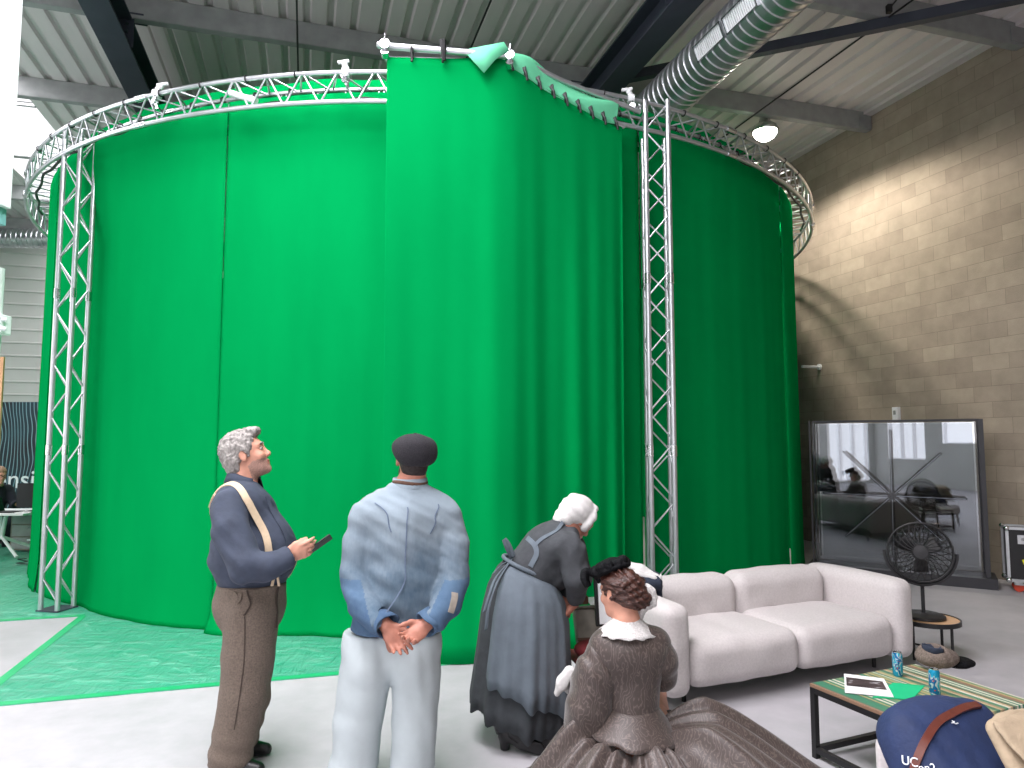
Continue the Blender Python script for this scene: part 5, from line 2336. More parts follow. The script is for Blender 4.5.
# right hand: fingers folded over the other
hand(v, wr_, Pc(402, 645, -.315) - wr_, (-.25, -.93, .2), 1.12, (.42, .52, .62, .7), (.7, .45), .05, side=1)
for sx, hx, kx, ax_ in ((-1, 372, 360, 355), (1, 412, 410, 406)):
    v.chain([Pc(hx, 655, .02), Pc(kx, 735, .02), Vector((Pc(ax_, 800, .02).x, YC + .02, .09))], [.095, .065, .045], .03)
v.ell(Pc(392, 648, .02), (.16, .12, .13), k=.05)
v.build('body', ['skinred'], cm_)
eyes(cm_, h2, 1.04, hf2, hu2)
F2, L2, U2 = basis(hf2, hu2)
A2 = (F2, L2, U2)
# dark hair at the nape and a beard edge
v = Vol([hc2], .2, .0055)
v.ell(h2(-.012, 0, .02), (.108, .086, .09), A2)
v.ell(h2(-.052, 0, -.045), (.056, .066, .055), A2, .03)
v.ell(h2(.095, 0, .0), (.07, .13, .13), A2, .01, 'sub')
for sg in (-1, 1):
    v.ell(h2(-.004, sg * .085, -.012), (.024, .03, .036), A2, .004, 'sub')
v.plane(h2(0, 0, -.085), -U2)
v.build('hair', 'darkhair', cm_, smooth=1)
v = Vol([hc2], .2, .0055)
v.ell(h2(.045, 0, -.075), (.062, .066, .065), A2)
v.ell(h2(.04, 0, -.02), (.075, .058, .045), A2, .01, 'sub')
v.plane(h2(0, 0, -.01), U2)
v.build('beard', 'darkhair', cm_, smooth=1)
# flat cap
v = Vol([hc2], .26, .006)
v.ell(h2(-.022, 0, .066), (.122, .117, .068), (unit(F2 - U2 * .12), L2, unit(U2 + F2 * .12)), .02)
v.ell(h2(-.02, 0, .03), (.112, .098, .066), A2, .04)
v.ell(h2(-.07, -.008, .03), (.075, .1, .068), A2, .04)
v.ell(h2(-.005, 0, -.07), (.125, .092, .1), A2, .01, 'sub')
v.plane(h2(-.02, 0, -.028), unit(-U2 + F2 * .05))
v.wrinkle(.003, 50, L2, 3)
v.build('flat_cap', 'capcloth', cm_, smooth=2)
v = Vol([h2(.12, 0, .03)], .14, .006)
v.ell(h2(.115, 0, .03), (.07, .085, .010), (unit(F2 - U2 * .3), L2, unit(U2 + F2 * .3)))
v.build('cap_peak', 'capcloth', cm_, smooth=1)
mb = MB()
mb.lathe([(0, .006), (.009, .004), (.011, -.004)], 12, h2(-.03, 0, .131), Matrix((F2, L2, U2)).transposed())
mb.build('cap_button', 'capcloth', cm_, smooth=True)
# neckerchief
mb = MB()
mb.tube([nk2 + Vector((.083 * math.cos(a) * 1.0, .083 * math.sin(a), .024 + .006 * math.sin(2 * a))) for a in [2 * PI * k / 24 for k in range(24)]], .012, 8, closed=True)
mb.build('neckerchief', 'tweedbrown', cm_, smooth=True)
# jacket
v = Vol([Pc(325, 475, -.3), Pc(482, 475, .28), Pc(325, 655, 0)], .06, .0075)
v.cone(Pc(370, 517, .0), Pc(443, 517, .0), .082, .082, .05)
v.cone(Pc(409, 491, .0), Pc(368, 513, .0), .080, .070, .05)
v.cone(Pc(409, 491, .0), Pc(446, 513, .0), .080, .070, .05)
v.cone(Pc(384, 515, .0), Pc(380, 590, .02), .115, .112, .06)
v.cone(Pc(429, 515, .0), Pc(430, 590, .02), .115, .112, .06)
v.cone(Pc(406, 520, -.04), Pc(406, 590, -.02), .13, .13, .06)
v.cone(Pc(405, 580, .02), Pc(398, 640, .015), .185, .182, .05, flat=(0, 1, 0), fs=1.05)
v.cone(Pc(380, 600, .0), Pc(374, 640, .0), .13, .125, .05)
v.cone(Pc(424, 600, .0), Pc(422, 640, .0), .11, .11, .05)
v.chain([Pc(366, 516, .0), Pc(359, 545, -.01), Pc(355, 578, -.04)], [.082, .084, .078], .015)
v.chain([Pc(446, 516, .0), Pc(453, 545, -.01), Pc(454, 578, -.04)], [.082, .084, .078], .015)
v.chain([Pc(355, 578, -.04), Pc(364, 605, -.13), Pc(378, 622, -.215)], [.08, .078, .06], .012)
v.chain([Pc(454, 578, -.04), Pc(447, 603, -.13), Pc(434, 620, -.215)], [.08, .078, .06], .012)
v.ell(nk2 + UPV * .07, (.082, .08, .055), k=.01, op='sub')
v.cone(wl + unit(Vector((-.3, .6, .55))) * .05, wl + Vector((.05, -.08, -.10)), .043, .055, .004, 'sub')
v.cone(wr_ + unit(Vector((.3, .6, .55))) * .05, wr_ + Vector((-.05, -.08, -.10)), .043, .055, .004, 'sub')
v.plane(Pc(398, 634, -.1), unit((.03, .1, -1)))
v.wrinkle(.006, 40, (.3, .2, .95), 3)
v.wrinkle(.0035, 22, (1, .2, .5), 8)
v.wrinkle(.003, 85, (.35, .2, .9), 6)
zE = Pc(400, 577, -.05).z


def lower_sleeve(p):
    xl, xr = Pc(372, 600, -.1).x, Pc(444, 600, -.1).x
    sl = np.where(p[:, 0] < Pc(405, 600).x, 1, -1)
    lim = np.where(sl > 0, Pc(366, 600, -.1).x, Pc(446, 600, -.1).x)
    inz = p[:, 2] < zE
    left = (p[:, 0] < Pc(366, 600).x + (zE - p[:, 2]) * .45)
    right = (p[:, 0] > Pc(447, 600).x - (zE - p[:, 2]) * .45)
    return inz & ((left | right) & ((p[:, 1] < YC - .02) | (np.abs(p[:, 0] - Pc(405, 600).x) > .235)))


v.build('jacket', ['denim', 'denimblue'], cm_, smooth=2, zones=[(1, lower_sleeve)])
jb = v.bvh()
ribbon(jb, [Pc(408, 492, -.3), Pc(406, 530, -.3), Pc(405, 570, -.3), Pc(400, 605, -.3), Pc(398, 632, -.3)], .006, .002, .002).build('back_seam', 'denimseam', cm_)
for a_ in ([Pc(366, 492, -.2), Pc(366, 510, -.3), Pc(369, 540, -.3)], [Pc(445, 492, -.2), Pc(446, 510, -.3), Pc(444, 540, -.3)]):
    ribbon(jb, a_, .005, .002, .002).build('armhole_seam', 'denimseam', cm_)
ribbon(jb, [Pc(465, 582, -.25), Pc(461, 600, -.25), Pc(455, 615, -.25)], .035, .002, .002).build('elbow_patch', 'patch', cm_)
# collar band
rows = []
for r_, dz in ((.094, .0), (.088, .048), (.080, .050), (.080, .0)):
    rows.append([nk2 + Vector((r_ * math.cos(a) * 1.02, r_ * math.sin(a), dz + .006 * math.sin(a))) for a in [2 * PI * k / 32 for k in range(32)]])
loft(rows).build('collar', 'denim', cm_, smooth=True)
# cuffs flaring open
for w_, dr in ((wl, unit(Pc(381, 625, -.225) - Pc(361, 605, -.12))), (wr_, unit(Pc(431, 623, -.225) - Pc(450, 603, -.12)))):
    x_ = dr.orthogonal().normalized()
    y_ = dr.cross(x_)
    rows = []
    for r_, o_ in ((.045, -.055), (.052, -.06), (.060, -.02), (.066, .012), (.060, .014), (.05, -.02)):
        rows.append([w_ + dr * (o_ + .012 * math.sin(a * 2 + 1)) + (x_ * math.cos(a) + y_ * math.sin(a)) * r_ * (1 + .08 * math.sin(3 * a)) for a in [2 * PI * k / 28 for k in range(28)]])
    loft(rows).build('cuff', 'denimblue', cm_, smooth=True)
# trousers
v = Vol([Pc(322, 630, -.25), Pc(450, 630, .25), Vector((Pc(390, 768).x, YC, 0))], .1, .0085)
v.cone(Pc(368, 640, .02), Pc(418, 640, .02), .135, .125, .05)
v.ell(Pc(369, 662, -.01), (.125, .145, .15), k=.07)
v.ell(Pc(414, 662, -.01), (.12, .14, .15), k=.07)
for hx, kx, ax_, rr in ((366, 358, 350, .96), (416, 415, 411, .90)):
    fo = Vector((Pc(ax_, 812, .03).x, YC + .02, .05))
    v.chain([Pc(hx, 672, .0), Pc(kx, 720, .01), Pc(kx - 3, 768, .02), fo], [.142 * rr, .128 * rr, .122 * rr, .115 * rr], .02)
v.plane(Vector((0, 0, .05)), -UPV)
v.plane(Pc(398, 632, 0), UPV)
v.wrinkle(.004, 46, (1, .3, .15), 4)
v.disp(lambda X, Y, Z: .001 * np.sin(Z * 34 + X * 26 + 2 * np.sin(X * 11)) * np.clip((.75 - Z) / .3, 0, 1))
v.build('trousers', 'paletrouser', cm_, smooth=2)
for ax_ in (354, 404):
    c_ = Vector((Pc(ax_, 812, .03).x, YC + .02, 0))
    v = Vol([c_ + Vector((-.1, -.1, 0)), c_ + Vector((.1, .26, .13))], .03, .006)
    v.chain([c_ + Vector((0, -.05, .05)), c_ + Vector((0, .08, .045)), c_ + Vector((-.01, .17, .034))], [.046, .045, .036], .02)
    v.cone(c_ + UPV * .05, c_ + UPV * .1, .045, .045, .02)
    v.plane(Vector((0, 0, .004)), -UPV)
    v.build('shoe', 'boot', cm_, smooth=1)

# ================================================================= woman bending forward
YB = 4.28
bw_w = thing('person', 'woman in white headscarf and grey apron over dark skirt, bending forward', 'person', P(515, 735, 4.2))
bw_w.location.z = 0
Pb = lambda px, py, dy=0: P(px, py, YB + dy)
hc3 = Pb(578, 519, .08)
hf3, hu3 = unit((.62, .28, -.72)), unit((.68, .2, .70))
v = Vol([Pb(465, 490, -.3), Pb(610, 490, .35), Vector((Pb(520, 740).x, YB, 0))], .07, .0075)
h3 = head(v, hc3, hf3, hu3, 1.0)
nk3 = Pb(564, 526, .06)
v.cone(h3(-.03, 0, -.07), nk3, .055, .06, .03)
v.chain([nk3, Pb(548, 548, .04), Pb(524, 580, 0)], [.07, .12, .14], .05)
v.cone(Pb(563, 543, -.12), Pb(566, 535, .2), .055, .055, .05)
wn = Pb(575, 603, -.06)
wf = Pb(566, 597, .12)
v.chain([Pb(570, 548, -.13), Pb(577, 580, -.14), wn], [.052, .042, .028], .02)
v.chain([Pb(572, 545, .22), Pb(580, 578, .24), wf], [.052, .042, .028], .02)
hand(v, wn, Vector((-.5, .25, -.75)), (-.8, .2, .45), .98, (.45, .5, .55, .6), (.6, .35), .06, side=1)
hand(v, wf, Vector((-.35, -.3, -.8)), (.7, -.5, .4), .98, (.45, .5, .55, .6), (.6, .35), .06, side=-1)
for dy, fx_ in ((-.10, 512), (.12, 520)):
    v.chain([Pb(520, 590, dy), Pb(520, 660, dy), Vector((Pb(fx_, 735, dy).x, YB + dy, .09))], [.1, .065, .04], .03)
v.ell(Pb(520, 585, 0), (.15, .17, .13), k=.05)
v.build('body', ['skinred'], bw_w)
eyes(bw_w, h3, 1.0, hf3, hu3)
F3, L3, U3 = basis(hf3, hu3)
A3 = (F3, L3, U3)
v = Vol([hc3], .24, .006)
v.ell(h3(-.03, 0, .035), (.105, .098, .098), A3)
v.ell(h3(-.055, 0, .03), (.095, .092, .088), A3, .03)
v.ell(h3(-.06, 0, -.055), (.06, .075, .06), A3, .03)
v.ell(h3(-.085, 0, -.05), (.05, .07, .07), A3, .03)
for i in range(14):
    a0, a1 = 2 * PI * i / 14, 2 * PI * (i + 1) / 14
    p0 = h3(.0 - .045 * math.cos(a0) * .3 + .028, .094 * math.sin(a0), .025 + .092 * math.cos(a0))
    p1 = h3(.0 - .045 * math.cos(a1) * .3 + .028, .094 * math.sin(a1), .025 + .092 * math.cos(a1))
    if math.cos(a0) > -.72 and math.cos(a1) > -.72:
        v.cone(p0, p1, .018, .018, .018)
v.ell(h3(.082, 0, -.03), (.055, .075, .085), A3, .012, 'sub')
v.wrinkle(.006, 65, U3, 2)
v.build('headscarf', 'whitecloth', bw_w, smooth=1)
# blouse
v = Vol([Pb(490, 500, -.32), Pb(610, 500, .35), Pb(490, 625, 0)], .06, .0075)
v.chain([Pb(563, 530, .06), Pb(549, 549, .03), Pb(532, 570, 0)], [.085, .150, .158], .06)
v.cone(Pb(564, 546, -.10), Pb(566, 536, .19), .088, .085, .06)
v.ell(Pb(556, 574, .05), (.09, .14, .10), k=.06)
v.chain([Pb(571, 549, -.13), Pb(577, 578, -.15), Pb(576, 597, -.08)], [.084, .076, .056], .03)
v.chain([Pb(573, 546, .22), Pb(581, 577, .25), Pb(568, 591, .14)], [.08, .07, .055], .03)
v.ell(nk3 + (h3(-.03, 0, -.07) - nk3).normalized() * .05, (.07, .07, .05), k=.01, op='sub')
v.cone(wn + UPV * .02, wn - UPV * .08, .037, .05, .004, 'sub')
v.wrinkle(.008, 44, (.6, .1, -.7), 4)
v.build('blouse', 'blouse', bw_w, smooth=2)
bbv = v.bvh()
ribbon(bbv, [Pb(530, 565, -.25), Pb(533, 552, -.25), Pb(529, 541, -.2), Pb(524, 535, -.05)], .03, .003, .003).build('apron_strap', 'apron', bw_w, smooth=40)
ribbon(bbv, [Pb(529, 541, -.2), Pb(545, 529, -.15), Pb(560, 521, -.1), Pb(566, 519, .0)], .022, .003, .003).build('apron_strap', 'apron', bw_w, smooth=40)


def skirt(levels, n=120, seed=0, ripple=.05, m='underskirt', name='skirt', parent=None, arc=None, solid=.005, gather=None):
    """levels: (left px, right px, py centre, depth radius, tilt px per width) measured on the photo"""
    rows = []
    rnd = random.Random(seed)
    ph = [rnd.uniform(0, 6.28) for _ in range(8)]
    for li, (xl, xr, py, dep, tilt, Yc) in enumerate(levels):
        t = li / (len(levels) - 1)
        cpx = (xl + xr) / 2
        c_ = P(cpx, py, Yc)
        rx = (P(xr, py, Yc).x - P(xl, py, Yc).x) / 2
        row = []
        for k in range(n + (0 if arc is None else 1)):
            a = 2 * PI * k / n if arc is None else arc[0] + (arc[1] - arc[0]) * k / n
            f = math.sin(9 * a + ph[0] + .6 * math.sin(2 * a)) + .7 * math.sin(15 * a + ph[1] + .8 * t) + .5 * math.sin(23 * a + ph[2]) + .4 * math.sin(5 * a + ph[3])
            am = ripple * (.15 + .85 * t) if gather is None else ripple * (gather + (1 - gather) * abs(t - .25))
            s_ = 1 + am * f
            row.append(c_ + Vector((rx * s_ * math.cos(a), dep * s_ * math.sin(a), -tilt * math.cos(a) - .012 * t * f)))
        rows.append(row)
    mb = MB()
    mb.grid(rows, close=arc is None)
    return mb.build(name, m, parent, smooth=True, solid=solid)


LV = [(505, 548, 569, .13, .06, 4.28), (497, 555, 577, .20, .06, 4.28), (488, 562, 592, .25, .05, 4.28), (482, 566, 615, .28, .04, 4.28), (478, 567, 645, .30, .03, 4.28), (474, 568, 675, .32, .045, 4.28),
      (471, 566, 700, .33, .075, 4.27), (471, 565, 714, .335, .085, 4.27)]
skirt(LV, seed=3, ripple=.032, m='underskirt', parent=bw_w)
LV2 = [(a + 12, b - 8, c + 4, d * .9, e, f) for a, b, c, d, e, f in LV[2:]] + [(484, 556, 722, .29, .09, 4.27)]
skirt(LV2, seed=9, ripple=.03, m='boot', name='petticoat', parent=bw_w)
# apron: open at the back, hangs over the front half
AP = [(504, 550, 568, .14, .06, 4.275), (496, 557, 576, .212, .06, 4.275), (487, 564, 592, .262, .05, 4.275), (481, 568, 615, .292, .04, 4.275), (477, 569, 645, .312, .05, 4.275), (474, 570, 670, .335, .09, 4.27), (473, 569, 684, .345, .13, 4.27)]
skirt(AP, seed=3, ripple=.034, m='apron', name='apron', parent=bw_w, arc=(-PI * .76, PI * .45), n=110, solid=.004)
wb3 = Pb(526, 567, 0)
mb = MB()
mb.tube([P(526.5, 567.5, 4.275) + Vector((.138 * math.cos(a), .15 * math.sin(a), -.058 * math.cos(a) + .008)) for a in [2 * PI * k / 36 for k in range(36)]], .013, 8, closed=True)
mb.build('apron_waistband', 'apron', bw_w, smooth=True)
for pts in ([Pb(512, 558, -.08), Pb(507, 548, -.1), Pb(504, 539, -.1), Pb(509, 545, -.1), Pb(514, 557, -.09)], [Pb(511, 560, -.08), Pb(500, 566, -.12), Pb(493, 574, -.14)], [Pb(511, 560, -.1), Pb(497, 582, -.20), Pb(489, 605, -.27), Pb(486, 630, -.29)],
            [Pb(510, 561, -.1), Pb(496, 577, -.18), Pb(490, 592, -.24), Pb(484, 612, -.28)]):
    pts = spline(pts, 6)
    rows = [[p + Vector((-.010, .0, -.008)), p + Vector((.010, 0, .008))] for p in pts]
    mb = MB()
    mb.grid(rows)
    mb.build('apron_tie', 'apron', bw_w, smooth=True, solid=.003)
# ankle boots
for bx_, yy, tx_ in ((505, 4.02, .17), (522, 4.16, .17)):
    c_ = FL(bx_, 750 if bx_ < 510 else 743)
    c_ = Vector((c_.x, c_.y, 0))
    fd = unit((.8, -.3, 0)) if bx_ < 510 else unit((.9, .2, 0))
    v = Vol([c_ - fd * .08 + Vector((-.08, -.08, 0)), c_ + fd * .24 + Vector((.08, .08, .26))], .03, .006)
    v.cone(c_ + fd * .0 + UPV * .0, c_ + UPV * .07, .026, .034, .01)
    v.chain([c_ + UPV * .095 + fd * .01, c_ + fd * .10 + UPV * .065, c_ + fd * .20 + UPV * .035], [.042, .042, .034], .02)
    v.cone(c_ + UPV * .09 + fd * .01, c_ + UPV * .13 + fd * .005, .043, .044, .02)
    v.plane(Vector((0, 0, .004)), -UPV)
    v.build('boot', 'boot', bw_w, smooth=1)

# ================================================================= woman seated low in brown moire dress
YS = 3.56
sw = thing('person', 'woman in brown moire dress and small black hat, seated low with her back turned', 'person', Vector((P(632, 720, YS).x, YS, 0)))
Ps = lambda px, py, dy=0: P(px, py, YS + dy)
hc4 = Ps(619, 592, .06)
hf4, hu4 = unit((-.62, .74, -.14)), unit((-.12, .06, 1))
v = Vol([Ps(560, 555, -.3), Ps(690, 555, .4), Vector((hc4.x, YS, .1))], .08, .007)
h4 = head(v, hc4, hf4, hu4, 1.0)
nk4 = Ps(627, 622, .03)
v.cone(h4(-.03, 0, -.07), nk4, .052, .056, .03)
v.chain([nk4, Ps(630, 650, .05), Ps(633, 705, .07)], [.055, .07, .07], .05)
v.cone(Ps(603, 645, .03), Ps(655, 643, .03), .05, .05, .05)
wl4, wr4 = Ps(572, 690, .32), Ps(650, 660, .30)
v.chain([Ps(599, 650, .03), Ps(588, 705, .08), wl4], [.05, .042, .027], .02)
v.chain([Ps(660, 650, .03), Ps(661, 668, .12), wr4], [.05, .042, .027], .02)
hand(v, wl4, Vector((-.1, .9, .2)), (.1, -.2, 1), .95, (.4, .45, .5, .55), (.6, .3), .06, side=1)
hand(v, wr4, Vector((-.4, .8, .3)), (-.1, .3, -1), .95, (.4, .45, .5, .55), (.6, .3), .06, side=1)
v.ell(Vector((Ps(634, 720).x, YS + .06, .28)), (.17, .17, .16), k=.05)
for dx_ in (-.12, .12):
    v.chain([Vector((Ps(634, 720).x + dx_, YS + .1, .24)), Vector((Ps(634, 720).x + dx_ * 1.6, YS + .5, .3)), Vector((Ps(634, 720).x + dx_ * 1.2, YS + .42, .08))], [.1, .07, .045], .03)
v.build('body', ['skin'], sw)
eyes(sw, h4, 1.0, hf4, hu4)
F4, L4, U4 = basis(hf4, hu4)
A4 = (F4, L4, U4)
v = Vol([hc4], .26, .0055)
v.ell(h4(-.022, 0, .04), (.112, .092, .088), A4)
v.ell(h4(-.075, -.01, -.01), (.07, .085, .072), A4, .03)
v.ell(h4(-.10, -.03, -.035), (.055, .068, .052), A4, .02)
v.ell(h4(.1, 0, -.02), (.075, .13, .09), A4, .012, 'sub')
v.ell(h4(.02, 0, -.1), (.075, .12, .075), A4, .012, 'sub')
for sg in (-1, 1):
    v.ell(h4(-.004, sg * .088, -.014), (.02, .03, .032), A4, .004, 'sub')
v.disp(lambda X, Y, Z: .0045 * np.sin(X * 90 + Z * 130 + 3 * np.sin(X * 30 + Z * 20)) + .004 * np.sin(Z * 170 - X * 60 + 3 * np.sin(Y * 40)))
v.build('hair', 'redhair', sw, smooth=1)
mb = MB()
for k in range(3):
    pts = [h4(-.06 - .05 * math.cos(a * .5 + k), .09 * math.sin(a), .03 - .03 * k + .03 * math.cos(a)) for a in [-1.3 + 2.6 * i / 14 for i in range(15)]]
    mb = MB()
    mb.tube(pts, [.010 + .006 * math.sin(PI * i / 14) for i in range(15)], 8)
    mb.build('hair_twist', 'redhair', sw, smooth=True)
# little black hat with ruched trim
ht = h4(.025, .005, .118)
hax = unit(U4 + F4 * .30)
hf_, hl_, _ = basis(F4 - hax * F4.dot(hax), hax)
v = Vol([ht], .2, .006)
v.ell(ht - hax * .012, (.108, .098, .020), (hf_, hl_, hax))
v.ell(ht + hax * .018, (.072, .068, .034), (hf_, hl_, hax), .02)
for i in range(11):
    a = 2 * PI * i / 11
    v.ell(ht + hax * (.012 + .008 * math.sin(i * 2.3)) + (hf_ * math.cos(a) + hl_ * math.sin(a)) * .082, (.026, .026, .024), None, .008)
v.wrinkle(.005, 90, hl_, 3)
v.build('hat', 'velvet', sw, smooth=1)
for i, (a_, b_) in enumerate(((.1, .02), (.075, .05), (.06, -.02))):
    mb = MB()
    q = ht + hf_ * a_ + hl_ * b_ * 1.2 + hax * .0
    pts = spline([q, q + hl_ * .03 + hax * .03 + hf_ * .015, q + hl_ * .055 - hax * .005 + hf_ * .02, q + hl_ * .05 - hax * .045 + hf_ * .02], 5)
    mb.tube(pts, [.014 + .006 * math.sin(PI * k / (len(pts) - 1)) for k in range(len(pts))], 7)
    mb.build('hat_ribbon', 'velvet', sw, smooth=True)
# lace collar
rows = []
for t, (r_, dz) in enumerate(((.060, .022), (.075, .006), (.10, -.016), (.125, -.040), (.137, -.052))):
    row = []
    for k in range(72):
        a = 2 * PI * k / 72
        sc = 1 + (.05 * abs(math.sin(9 * a)) if t == 4 else 0)
        row.append(nk4 + Vector((r_ * sc * math.cos(a) * 1.05, r_ * sc * math.sin(a) * .95, dz + .004 * math.sin(12 * a) * t / 4)))
    rows.append(row)
loft(rows).build('lace_collar', 'lace', sw, smooth=True, solid=.004)
v = Vol([Ps(648, 598, .0)], .16, .006)
rq = Ps(647, 597, .03)
for i in range(9):
    a = 2 * PI * i / 9
    v.ell(rq + Vector((.030 * math.cos(a), .0, .042 * math.sin(a))), (.024, .03, .024), None, .008)
v.ell(rq, (.03, .03, .045), None, .01)
v.cone(rq, nk4 + Vector((.06, .01, .02)), .025, .02, .02)
v.wrinkle(.005, 110, (1, .3, .4), 2)
v.build('lace_frill', 'lace', sw, smooth=1)
# bodice
v = Vol([Ps(575, 615, -.25), Ps(685, 615, .25), Ps(575, 715, 0)], .07, .0075)
v.cone(Ps(604, 645, .03), Ps(656, 643, .03), .075, .072, .06)
v.cone(Ps(628, 632, .02), Ps(629, 645, .02), .075, .115, .05)
v.cone(Ps(619, 655, .02), Ps(627, 698, .05), .125, .098, .05, flat=(0, 1, 0), fs=1.15)
v.cone(Ps(642, 653, .02), Ps(637, 698, .05), .125, .098, .05, flat=(0, 1, 0), fs=1.15)
v.cone(Ps(632, 698, .05), Ps(632, 712, .05), .125, .13, .04)
v.ell(nk4 + UPV * .05, (.062, .06, .05), k=.01, op='sub')
v.plane(Ps(632, 712, 0), -UPV)
v.wrinkle(.005, 40, (.5, .1, 1), 2)
v.build('bodice', 'moire', sw, smooth=2)
# sleeves: wide and bell shaped at left, bent forward at right
v = Vol([Ps(555, 640, -.25), Ps(625, 745, .35)], .09, .0075)
v.chain([Ps(603, 648, .03), Ps(595, 672, .02), Ps(589, 705, .03), Ps(587, 726, .05)], [.076, .098, .116, .120], .012, flat=(0, 1, 0), fs=1.05)
v.chain([Ps(592, 690, .05), Ps(584, 712, .2)], [.1, .11], .04)
v.plane(Ps(588, 735, 0), unit((-.12, .2, -1)))
v.ell(Ps(586, 742, .09), (.09, .12, .06), None, .02, 'sub')
v.wrinkle(.010, 34, (.7, .2, .6), 5)
v.wrinkle(.006, 20, (1, 0, -.4), 1)
v.build('sleeve', 'moire', sw, smooth=2)
v = Vol([Ps(640, 630, -.2), Ps(690, 700, .45)], .09, .0075)
v.chain([Ps(656, 647, .03), Ps(661, 660, .04), Ps(662, 676, .10)], [.078, .078, .072], .03)
v.chain([Ps(662, 674, .10), Ps(655, 668, .27)], [.072, .075], .03)
v.wrinkle(.007, 40, (.4, .2, 1), 7)
v.build('sleeve', 'moire', sw, smooth=2)
v = Vol([Ps(560, 672, .25)], .18, .007)
uq = Ps(564, 684, .12)
v.chain([Ps(570, 672, .10), Ps(562, 682, .10), Ps(557, 693, .12)], [.03, .026, .016], .02, flat=(0, 1, 0), fs=.6)
v.cone(uq, Ps(577, 690, .25), .025, .05, .03)
v.wrinkle(.006, 60, (.2, 1, .5), 3)
v.build('undersleeve', 'whitecloth', sw, smooth=1)
# peplum
rows = []
n_ = 90
for t in [i / 9 for i in range(10)]:
    row = []
    for k in range(n_):
        a = 2 * PI * k / n_
        back = max(0, -math.sin(a))
        rx, ry = .122 + .105 * t, .115 + .13 * t
        f = math.sin(7 * a + 1) + .6 * math.sin(11 * a + 2 * t) + .3 * math.sin(19 * a)
        c_ = Ps(632, 704, .05).lerp(Ps(632, 729, .03), t)
        row.append(c_ + Vector((rx * (1 + .022 * t * f) * math.cos(a), ry * (1 + .022 * t * f) * math.sin(a), -.018 * t * math.cos(a) - .012 * t * abs(math.sin(a * 1.0 + .4)) - .004 * f * t)))
    rows.append(row)
loft(rows).build('peplum', 'moire', sw, smooth=True, solid=.006)
# skirt spread over the floor in deep folds
cx4, cy4 = Ps(632, 720).x, YS + .04
rim = {}


def skirt_r(a):
    """reach of the hem in each direction (world metres)"""
    key = [(-180, .58), (-150, .66), (-120, .58), (-90, .50), (-60, .62), (-40, .92), (-22, 1.16), (-8, 1.10), (8, .86), (30, .66), (60, .70), (90, .60), (115, .47), (150, .45), (180, .58)]
    d = math.degrees(a)
    d = (d + 180) % 360 - 180
    for (a0, r0), (a1, r1) in zip(key, key[1:]):
        if a0 <= d <= a1:
            t = (d - a0) / (a1 - a0)
            t = t * t * (3 - 2 * t)
            return r0 + (r1 - r0) * t
    return .5


rows = []
n_ = 260
for j in range(40):
    t = j / 39
    row = []
    for k in range(n_):
        a = 2 * PI * k / n_
        R_ = skirt_r(a)
        r_ = .11 + (R_ - .11) * t
        f = 1.2 * math.sin(9 * a + 1.2 + 1.5 * math.sin(2 * a) + .9 * t) + .6 * math.sin(19 * a + 2.1 * t + math.sin(5 * a)) + .45 * math.sin(31 * a + 3 * t)
        z = (.19 + .09 * min(1, t / .3)) * (1 - t) ** 1.1 * (1 + .45 * math.sin(t * 3.1)) + .012
        dd_ = (math.degrees(a) + 180) % 360 - 180
        z *= 1 + .5 * math.exp(-((dd_ + 6) / 32) ** 2) + .35 * math.exp(-((abs(dd_) - 178) / 28) ** 2)
        z += .034 * f * math.sin(PI * min(1, t * 1.02)) ** .7 * (.5 + .7 * t)
        edge = max(0, (t - .88) / .12)
        z = z * (1 - edge) + (.05 * (1 - edge) + .008) * edge + .045 * math.sin(PI * edge) * (.7 + .3 * math.sin(23 * a))
        r2 = r_ * (1 + .018 * f * t)
        row.append(Vector((cx4 + r2 * math.cos(a), cy4 + r2 * math.sin(a), max(.006, z))))
    rows.append(row)
loft(rows).build('skirt', 'moire', sw, smooth=True, solid=.005)
v = Vol([Vector((cx4, cy4 + .06, .1))], .26, .012)
v.rbox(Vector((cx4, cy4 + .08, .07)), (.17, .15, .065), .03)
so = thing('footstool', 'low brown stool hidden beneath the seated woman\'s skirts', 'stool', Vector((cx4, cy4 + .08, 0)))
v.build('seat', 'brownwood', so, smooth=1)

# ================================================================= person working at the far desk
YD = 11.38
dp = thing('person', 'person in dark clothes with short fair hair, seated at the far white desk', 'person', Vector((P(2, 520, YD).x - .05, YD, 0)))
Pd = lambda px, py, dy=0: P(px, py, YD + dy)
hc5 = Pd(0, 475, .0)
hf5 = unit((.75, -.5, -.25))
v = Vol([Pd(-22, 460, -.55), Pd(26, 470, .3), Vector((hc5.x - .1, YD, .05))], .1, .011)
h5 = head(v, hc5, hf5, UPV, 1.05)
v.cone(h5(-.03, 0, -.06), h5(-.05, 0, -.19), .058, .07, .03)
v.chain([h5(-.05, 0, -.19), h5(-.08, 0, -.40), h5(-.12, 0, -.62)], [.09, .14, .15], .06)
rh_ = Pd(18, 503, -.45)
lh_ = Pd(8, 505, -.48)
v.chain([h5(-.06, -.17, -.26), h5(.08, -.24, -.48), lh_], [.055, .045, .03], .02)
v.chain([h5(-.06, .17, -.26), h5(.14, .22, -.46), rh_], [.055, .045, .03], .02)
hand(v, lh_, Vector((.7, -.4, -.1)), (0, 0, -1), 1.05, (.3, .35, .4, .45), (.6, .3), .06)
hand(v, rh_, Vector((.4, -.3, .5)), (-.6, -.2, .1), 1.05, (.3, .35, .4, .45), (.6, .3), .06)
for dl in (-.1, .1):
    v.chain([h5(-.12, dl, -.66), h5(.30, dl * 1.4, -.68), h5(.30, dl * 1.4, -1.08)], [.09, .07, .05], .03)
v.build('body', 'skin', dp)
v = Vol([hc5], .24, .009)
f5, l5, u5 = basis(hf5)
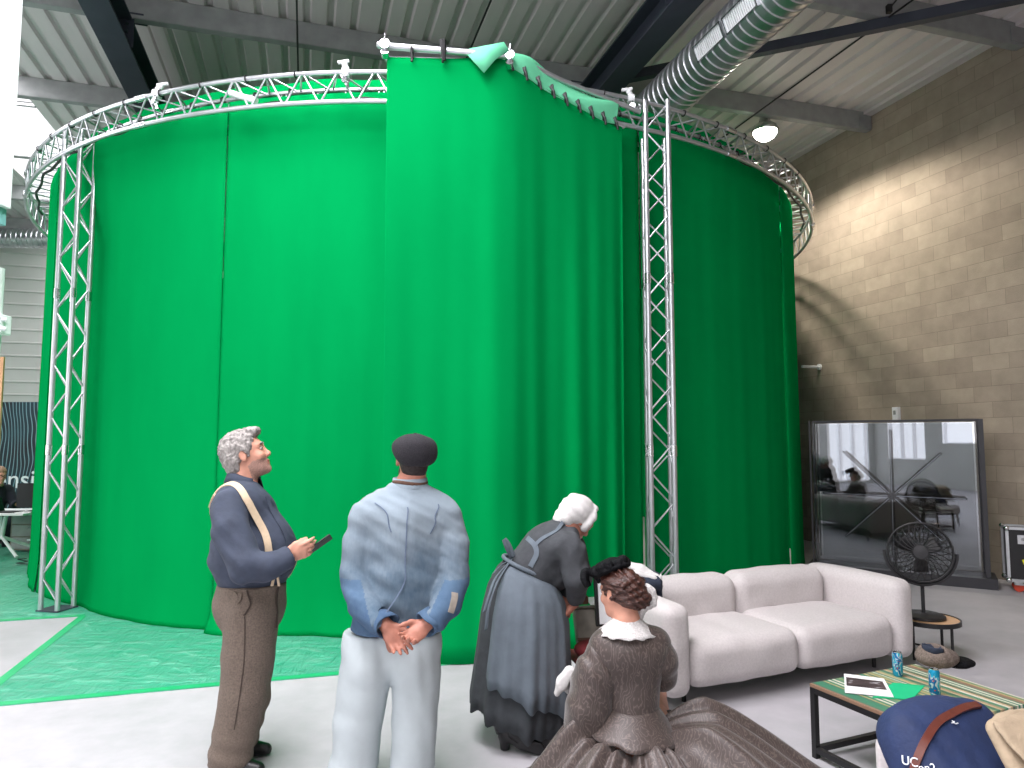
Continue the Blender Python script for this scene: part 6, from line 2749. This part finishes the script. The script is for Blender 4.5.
v.ell(h5(-.02, 0, .05), (.112, .09, .09), (f5, l5, u5))
v.ell(h5(-.06, 0, -.02), (.06, .08, .08), (f5, l5, u5), .03)
v.ell(h5(.105, 0, -.02), (.075, .13, .095), (f5, l5, u5), .01, 'sub')
v.build('hair', 'fairhair', dp, smooth=1)
v = Vol([Pd(-22, 470, -.55), Pd(26, 470, .3), Vector((hc5.x - .1, YD, .3))], .1, .012)
v.chain([h5(-.05, 0, -.20), h5(-.08, 0, -.40), h5(-.12, 0, -.64)], [.10, .18, .19], .06)
v.cone(h5(-.06, -.15, -.26), h5(-.06, .15, -.26), .085, .085, .05)
v.chain([h5(-.06, -.17, -.27), h5(.08, -.24, -.48), lh_ - (lh_ - h5(.08, -.24, -.48)).normalized() * .05], [.08, .07, .05], .03)
v.chain([h5(-.06, .17, -.27), h5(.14, .22, -.46), rh_ - (rh_ - h5(.14, .22, -.46)).normalized() * .05], [.08, .07, .05], .03)
v.ell(h5(-.02, 0, -.13), (.075, .075, .05), None, .01, 'sub')
v.build('pullover', 'navydark', dp, smooth=1)
v = Vol([h5(-.12, 0, -.6), h5(.45, 0, -1.1)], .2, .012)
for dl in (-.1, .1):
    v.chain([h5(-.12, dl, -.66), h5(.30, dl * 1.4, -.68), h5(.30, dl * 1.4, -1.08)], [.11, .085, .07], .03)
v.build('trousers', 'navydark', dp, smooth=1)
mb = MB()
for sg in (-1, 1):
    mb.tube([h5(.108, sg * .032, .01) + (l5 * math.cos(a) + u5 * math.sin(a)) * .024 for a in [2 * PI * k / 16 for k in range(16)]], .0035, 5, closed=True)
mb.tube([h5(.11, -.01, .012), h5(.11, .01, .012)], .003, 5)
mb.build('glasses', 'blackplastic', dp)
sc_ = thing('office_chair', 'dark desk chair under the person at the far white desk', 'chair', Vector((h5(-.12, 0, 0).x, h5(-.12, 0, 0).y, 0)))
sp_ = h5(-.10, 0, -.845)
v = Vol([sp_], .4, .012)
v.rbox(sp_ - UPV * .0, (.23, .23, .035), .03)
v.build('seat', 'blackplastic', sc_, smooth=1)
mb = MB()
mb.tube([Vector((sp_.x, sp_.y, .08)), sp_ - UPV * .03], .025, 10)
mb.build('column', 'black', sc_, smooth=40)
for k in range(5):
    a = 2 * PI * k / 5
    mb = MB()
    mb.tube([Vector((sp_.x, sp_.y, .09)), Vector((sp_.x + .27 * math.cos(a), sp_.y + .27 * math.sin(a), .05))], .018, 8)
    mb.tube([Vector((sp_.x + .27 * math.cos(a), sp_.y + .27 * math.sin(a) - .015, .028)), Vector((sp_.x + .27 * math.cos(a), sp_.y + .27 * math.sin(a) + .015, .028))], .027, 10)
    mb.build('foot', 'black', sc_, smooth=40)

SC.view_settings.view_transform = 'Standard'
SC.view_settings.look = 'None'
SC.view_settings.gamma = 1
SC.view_settings.use_curve_mapping = False
SC.view_settings.exposure = 0.0
SC.cycles.use_denoising = True
SC.cycles.max_bounces = 8
SC.cycles.sample_clamp_indirect = 6
